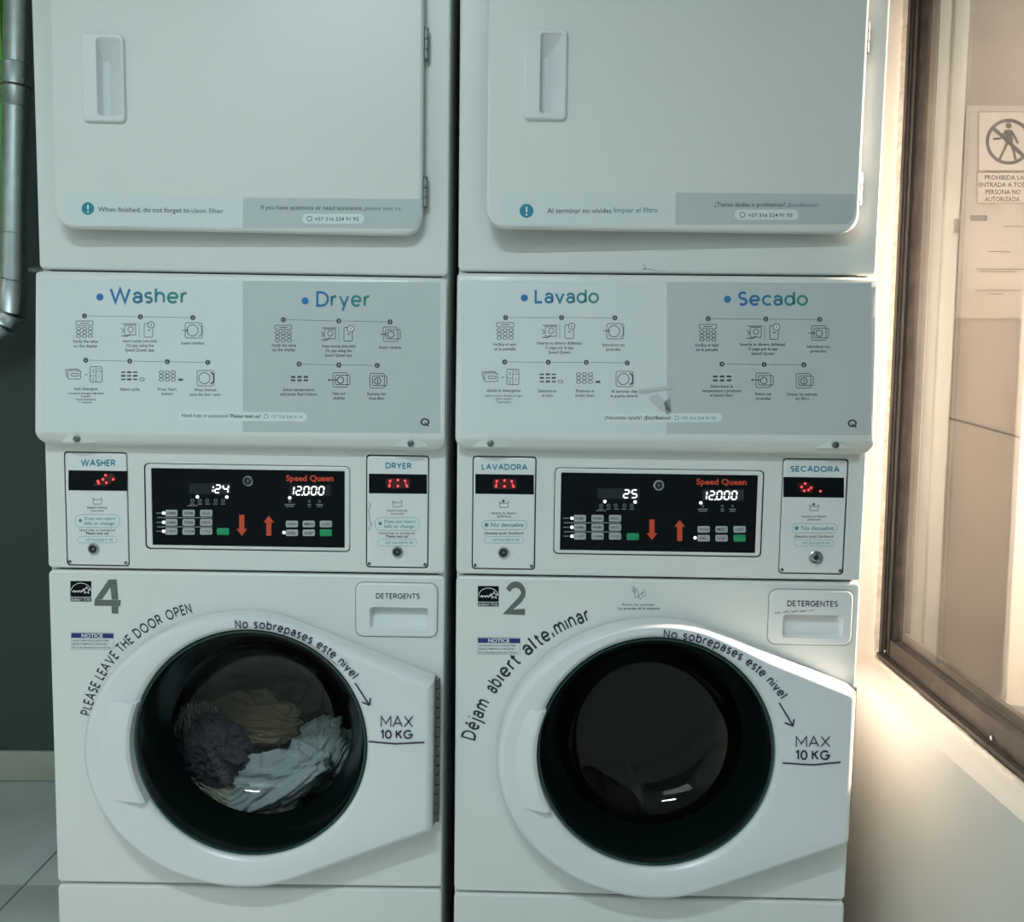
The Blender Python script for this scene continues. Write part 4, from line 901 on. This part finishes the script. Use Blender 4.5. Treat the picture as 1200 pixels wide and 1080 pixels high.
    if P == 4:
        d.poly([(127.4, 678.7), (111, 702.4), (119.6, 702.2), (129.2, 688)], 'grey', 1); d.poly([(127.4, 678.7), (129.2, 688), (130.9, 702.3), (138.8, 702.4), (136.8, 678.7)], 'grey', 1)
        d.poly([(111, 702.4), (110.5, 709.6), (141, 710), (141.7, 702.8)], 'grey', 1.3); d.poly([(130.6, 710), (130.9, 718.7), (138.6, 719), (139, 710)], 'grey', 1)
    else: d.text('2', 589, 616, 720.5, 39.5, 'grey', 1, g=.19)
    d.build('unit_number', o_['root'], 'large grey unit number %s' % nm)
    nx_, ny_ = (83.5, 741.5) if P == 4 else (560, 747.3)
    d = Decal(FR, None); d.rrect(nx_, nx_+49.5, ny_-.5, ny_+19, .5, 'sheet', 1); d.rrect(nx_, nx_+49.5, ny_-.5, ny_+19, .5, 'scuff', 2, .4)
    d.poly([(nx_, ny_), (nx_, ny_+5.6), (nx_+49.5, ny_+6.2), (nx_+49.5, ny_+.6)], 'navy', 2); d.text('NOTICE', nx_+12, nx_+37, ny_+4.9, 4.2, 'whiteink', 3, .03, .012)
    for q, t in enumerate(('ALWAYS KEEP DOOR CLEAR OF ITEMS', 'BEFORE ATTEMPTING TO OPEN DOOR', 'Door locks while machine runs in this cycle.')): d.text(t, nx_+1.5, nx_+[44, 42, 47][q], ny_+10+q*3.9, 2.2, 'ink', 2, .006)
    d.build('notice_sticker', o_['root'], 'small white sticker with a blue NOTICE band', True)
    # drawer label
    d = Decal(DRc, None)
    if P == 4: d.text('DETERGENTS', 440.5, 492, 701.3, 6.6, 'ink', 1, .008, .01, g=.18)
    else: d.text('DETERGENTES', 922.5, 982, 710.3, 7, 'ink', 1, .008, .012, g=.18)
    d.build('drawer_lettering', o_['drawer'], None, True)
    if P == 2:
        d = Decal(DRc, None)
        for q in range(9): xx = 908+q*5; d.line((xx, 718-q*.4+random.random()*2), (xx+6, 716-q*.4+random.random()*2), .8+random.random(), 'scufl' if q % 2 else 'scuff', 2)
        d.build('scuff_marks', o_['drawer'], 'grey scuff marks above the recess', True)
        d = Decal(FR, None)
        d.path([(740, 689), (743, 687), (744, 697), (745, 701)], .6, 'soft', 1); d.path([(746, 688), (749, 700), (752, 702)], .6, 'soft', 1); d.path([(756, 690), (749, 698), (746, 700)], .6, 'soft', 1); d.ring((754.5, 696.5), 2.2, .5, 'soft', 1); d.ring((743, 692), 2, .5, 'soft', 1)
        d.ctext('Retira las prendas', 748, 709.5, 3.0, 'soft', 1, .006, wid=38); d.ctext('Las prendas de la máquina', 748.5, 714, 3.0, 'ink', 1, .014, wid=49)
        d.build('care_lettering', o_['root'], None, True)
    # curved lettering on the panel
    mb = MB(); mb.flat = True; pf = lambda x, z: (x, -.0005, z)
    if P == 4:
        Cc = Vector((-.0344, .5009)); an = lambda px, py: math.atan2(hit(px, py, 0).z-Cc.y, hit(px, py, 0).x-Cc.x)
        arctext(mb, 'PLEASE LEAVE THE DOOR OPEN', Cc, .2455, an(107, 839) % (2*PI), an(226, 719) % (2*PI), .0185, pf, 0, .012)
    else:
        Cc = Vector((-.0043, .4444)); an = lambda px, py: math.atan2(hit(px, py, 0).z-Cc.y, hit(px, py, 0).x-Cc.x) % (2*PI)
        for t, a_, b_, ex in (('Déjam', (557, 868), (574.5, 823), 0), ('ab', (580, 813), (589, 800), 0), ('ıert', (590, 798), (611, 776), 0), ('al', (619.6, 770), (631.5, 761), 0), ('te', (634.5, 758), (648, 749), 0), ('ı', (650, 748), (652, 747.5), 0), ('mınar', (654.5, 746), (692.5, 728), 0)):
            arctext(mb, t, Cc, .3120, an(*a_), an(*b_), .0262 if t != 'ı' else .014, pf, 0, .012)
    cl_ = mb.build('curved_lettering', M['ink'], o_['root'], smooth=False); cl_['label'] = 'black lettering curving around the upper left of the door'; cl_['kind'] = 'stuff'
    # lettering on the washer door
    yw = YR-.0016; hd = lambda px, py: hit(px, py, yw); pd = lambda x, z: (x, yw, z); mb = MB(); mb.flat = True
    if P == 4: Cc = Vector((.0200, .5131)); Rr_ = .2155; s_, e_ = (276, 738), (412.5, 796)
    else: Cc = Vector((.0061, .4866)); Rr_ = .2380; s_, e_ = (777.5, 749), (913.5, 820)
    an = lambda p: math.atan2(hd(*p).z-Cc.y, hd(*p).x-Cc.x)
    arctext(mb, 'No sobrepases este nivel', Cc, Rr_, an(s_), an(e_), .0155, pd, 0, .010)
    cl_ = mb.build('door_lettering', M['violet'], o_['door'], smooth=False); cl_['label'] = 'dark lettering curving along the door ring'; cl_['kind'] = 'stuff'
    d = Decal(flat(hit, YR-.0012), None)
    if P == 4:
        d.line((416, 800), (432.5, 825.5), 1.7, 'violet', 1); d.path([(424, 822.5), (433, 826), (434, 817.5)], 1.7, 'violet', 1)
        d.text('MAX', 446, 484, 852, 13.6, 'violet', 1, -.006, .0, g=.10); d.text('10 KG', 446, 484, 865.7, 10.8, 'violet', 1, .012, .003, g=.18); d.path([(431.5, 868.5), (464, 871.3), (497.5, 869.5)], 1.8, 'violet', 1)
    else:
        d.line((913, 823), (929, 849.5), 1.8, 'violet', 1); d.path([(919.5, 846.5), (929.3, 850.5), (930.5, 842.5)], 1.8, 'violet', 1)
        d.text('MAX', 932.5, 973, 875.3, 13.2, 'violet', 1, -.006, .0, g=.10); d.text('10 KG', 932.5, 973, 890.3, 11.6, 'violet', 1, .012, .003, g=.18); d.path([(917, 893.8), (953, 896), (985, 892.8)], 1.8, 'violet', 1)
    d.build('load_limit_mark', o_['door'], 'MAX 10 KG mark with arrow and underline', True)

# ================================================================== LAUNDRY behind the left glass
def garment(name, label, c, size, rot, mat_, seed, amp, freq, stretch=(1, 1, 1), sub=5):
    """crumpled cloth lump: folds from warped ridge noise stretched along the garment"""
    bm = bmesh.new(); bmesh.ops.create_icosphere(bm, subdivisions=sub, radius=1)
    o3 = Vector((seed*3.1, seed*1.7, seed*.9)); E = Euler(rot).to_matrix(); st = Vector(stretch)
    for v in bm.verts:
        p = v.co.copy(); n_ = p.normalized(); q = Vector((p.x*st.x, p.y*st.y, p.z*st.z))*freq+o3
        wq = q+1.1*Vector((noise.noise(q*.6), noise.noise(q*.6+Vector((9, 3, 1))), noise.noise(q*.6+Vector((2, 8, 5)))))
        f1 = 1-abs(noise.noise(wq))*2.6; f2 = 1-abs(noise.noise(wq*2.1+Vector((5, 5, 5))))*2.4; f3 = noise.noise(wq*.45)
        h = f3*.42+f1*.30+f2*.14+ (1-abs(noise.noise(wq*4.3))*2)*.05
        u = Vector((p.x*size[0], p.y*size[1], p.z*size[2])); v.co = u+n_*amp*h
    for v in bm.verts: v.co = E@v.co
    me = bpy.data.meshes.new(name); bm.to_mesh(me); bm.free(); me.materials.append(mat_); me.shade_smooth()
    o = bpy.data.objects.new(name, me); COL.objects.link(o); o.location = c; tag(o, label, 'clothes'); return o
def wpt(px, py, y): return on_plane(px, py, y=y)
white = cloth('white_cotton', (.62, .70, .72), (.70, .78, .80), 12)
garment('white_shirt', 'crumpled white shirt pressed against the glass of the left washer', wpt(325, 915, .165), (.092, .030, .052), (0, -.50, .0), white, 1.3, .040, 1.25, (1.0, 1, 2.4), 6)
garment('white_towel', 'pale white cloth bundle at the right edge behind the round glass', wpt(378, 885, .235), (.060, .028, .070), (0, .5, 0), cloth('white_towel', (.62, .70, .70), (.72, .80, .79), 30), 4.1, .034, 1.8, (2.2, 1, 1), 6)
garment('dark_sweater', 'dark purple-grey sweater crumpled left of the white shirt', wpt(252, 880, .160), (.056, .028, .058), (0, .5, 0), cloth('dark_knit', (.045, .042, .06), (.10, .09, .13), 160), 2.2, .036, 1.9, (1.5, 1, 2.4), 6)
garment('striped_top', 'grey and white striped top along the left rim of the glass', wpt(228, 855, .205), (.034, .018, .055), (0, .40, 0), cloth('striped_cotton', (.16, .17, .17), (.52, .57, .56), 55, True), 5.2, .028, 1.8, (2.5, 1, 1), 6)
garment('beige_towel', 'twisted beige towel below the dark sweater', wpt(250, 930, .160), (.060, .022, .026), (0, .62, 0), cloth('beige_terry', (.50, .49, .38), (.66, .65, .53), 70), 6.6, .028, 2.4, (1, 1, 2.8), 6)
garment('brown_shirt', 'tan brown shirt folded above the white shirt', wpt(300, 842, .240), (.082, .028, .045), (0, .1, 0), cloth('tan_cotton', (.30, .22, .15), (.50, .40, .27), 14), 7.7, .040, 1.6, (1, 1, 2), 6)
garment('grey_blanket', 'large dark grey blanket filling the top of the left drum', wpt(295, 806, .315), (.150, .028, .075), (0, .05, 0), cloth('grey_fleece', (.13, .125, .115), (.18, .17, .16), 40), 8.4, .035, 1.3)
garment('olive_cloth', 'dim olive cloth lying along the bottom of the left drum', wpt(305, 950, .160), (.070, .018, .024), (0, -.05, 0), cloth('olive_cloth', (.2, .24, .18), (.32, .35, .26), 25), 9.9, .034, 1.6, (1, 1, 2))
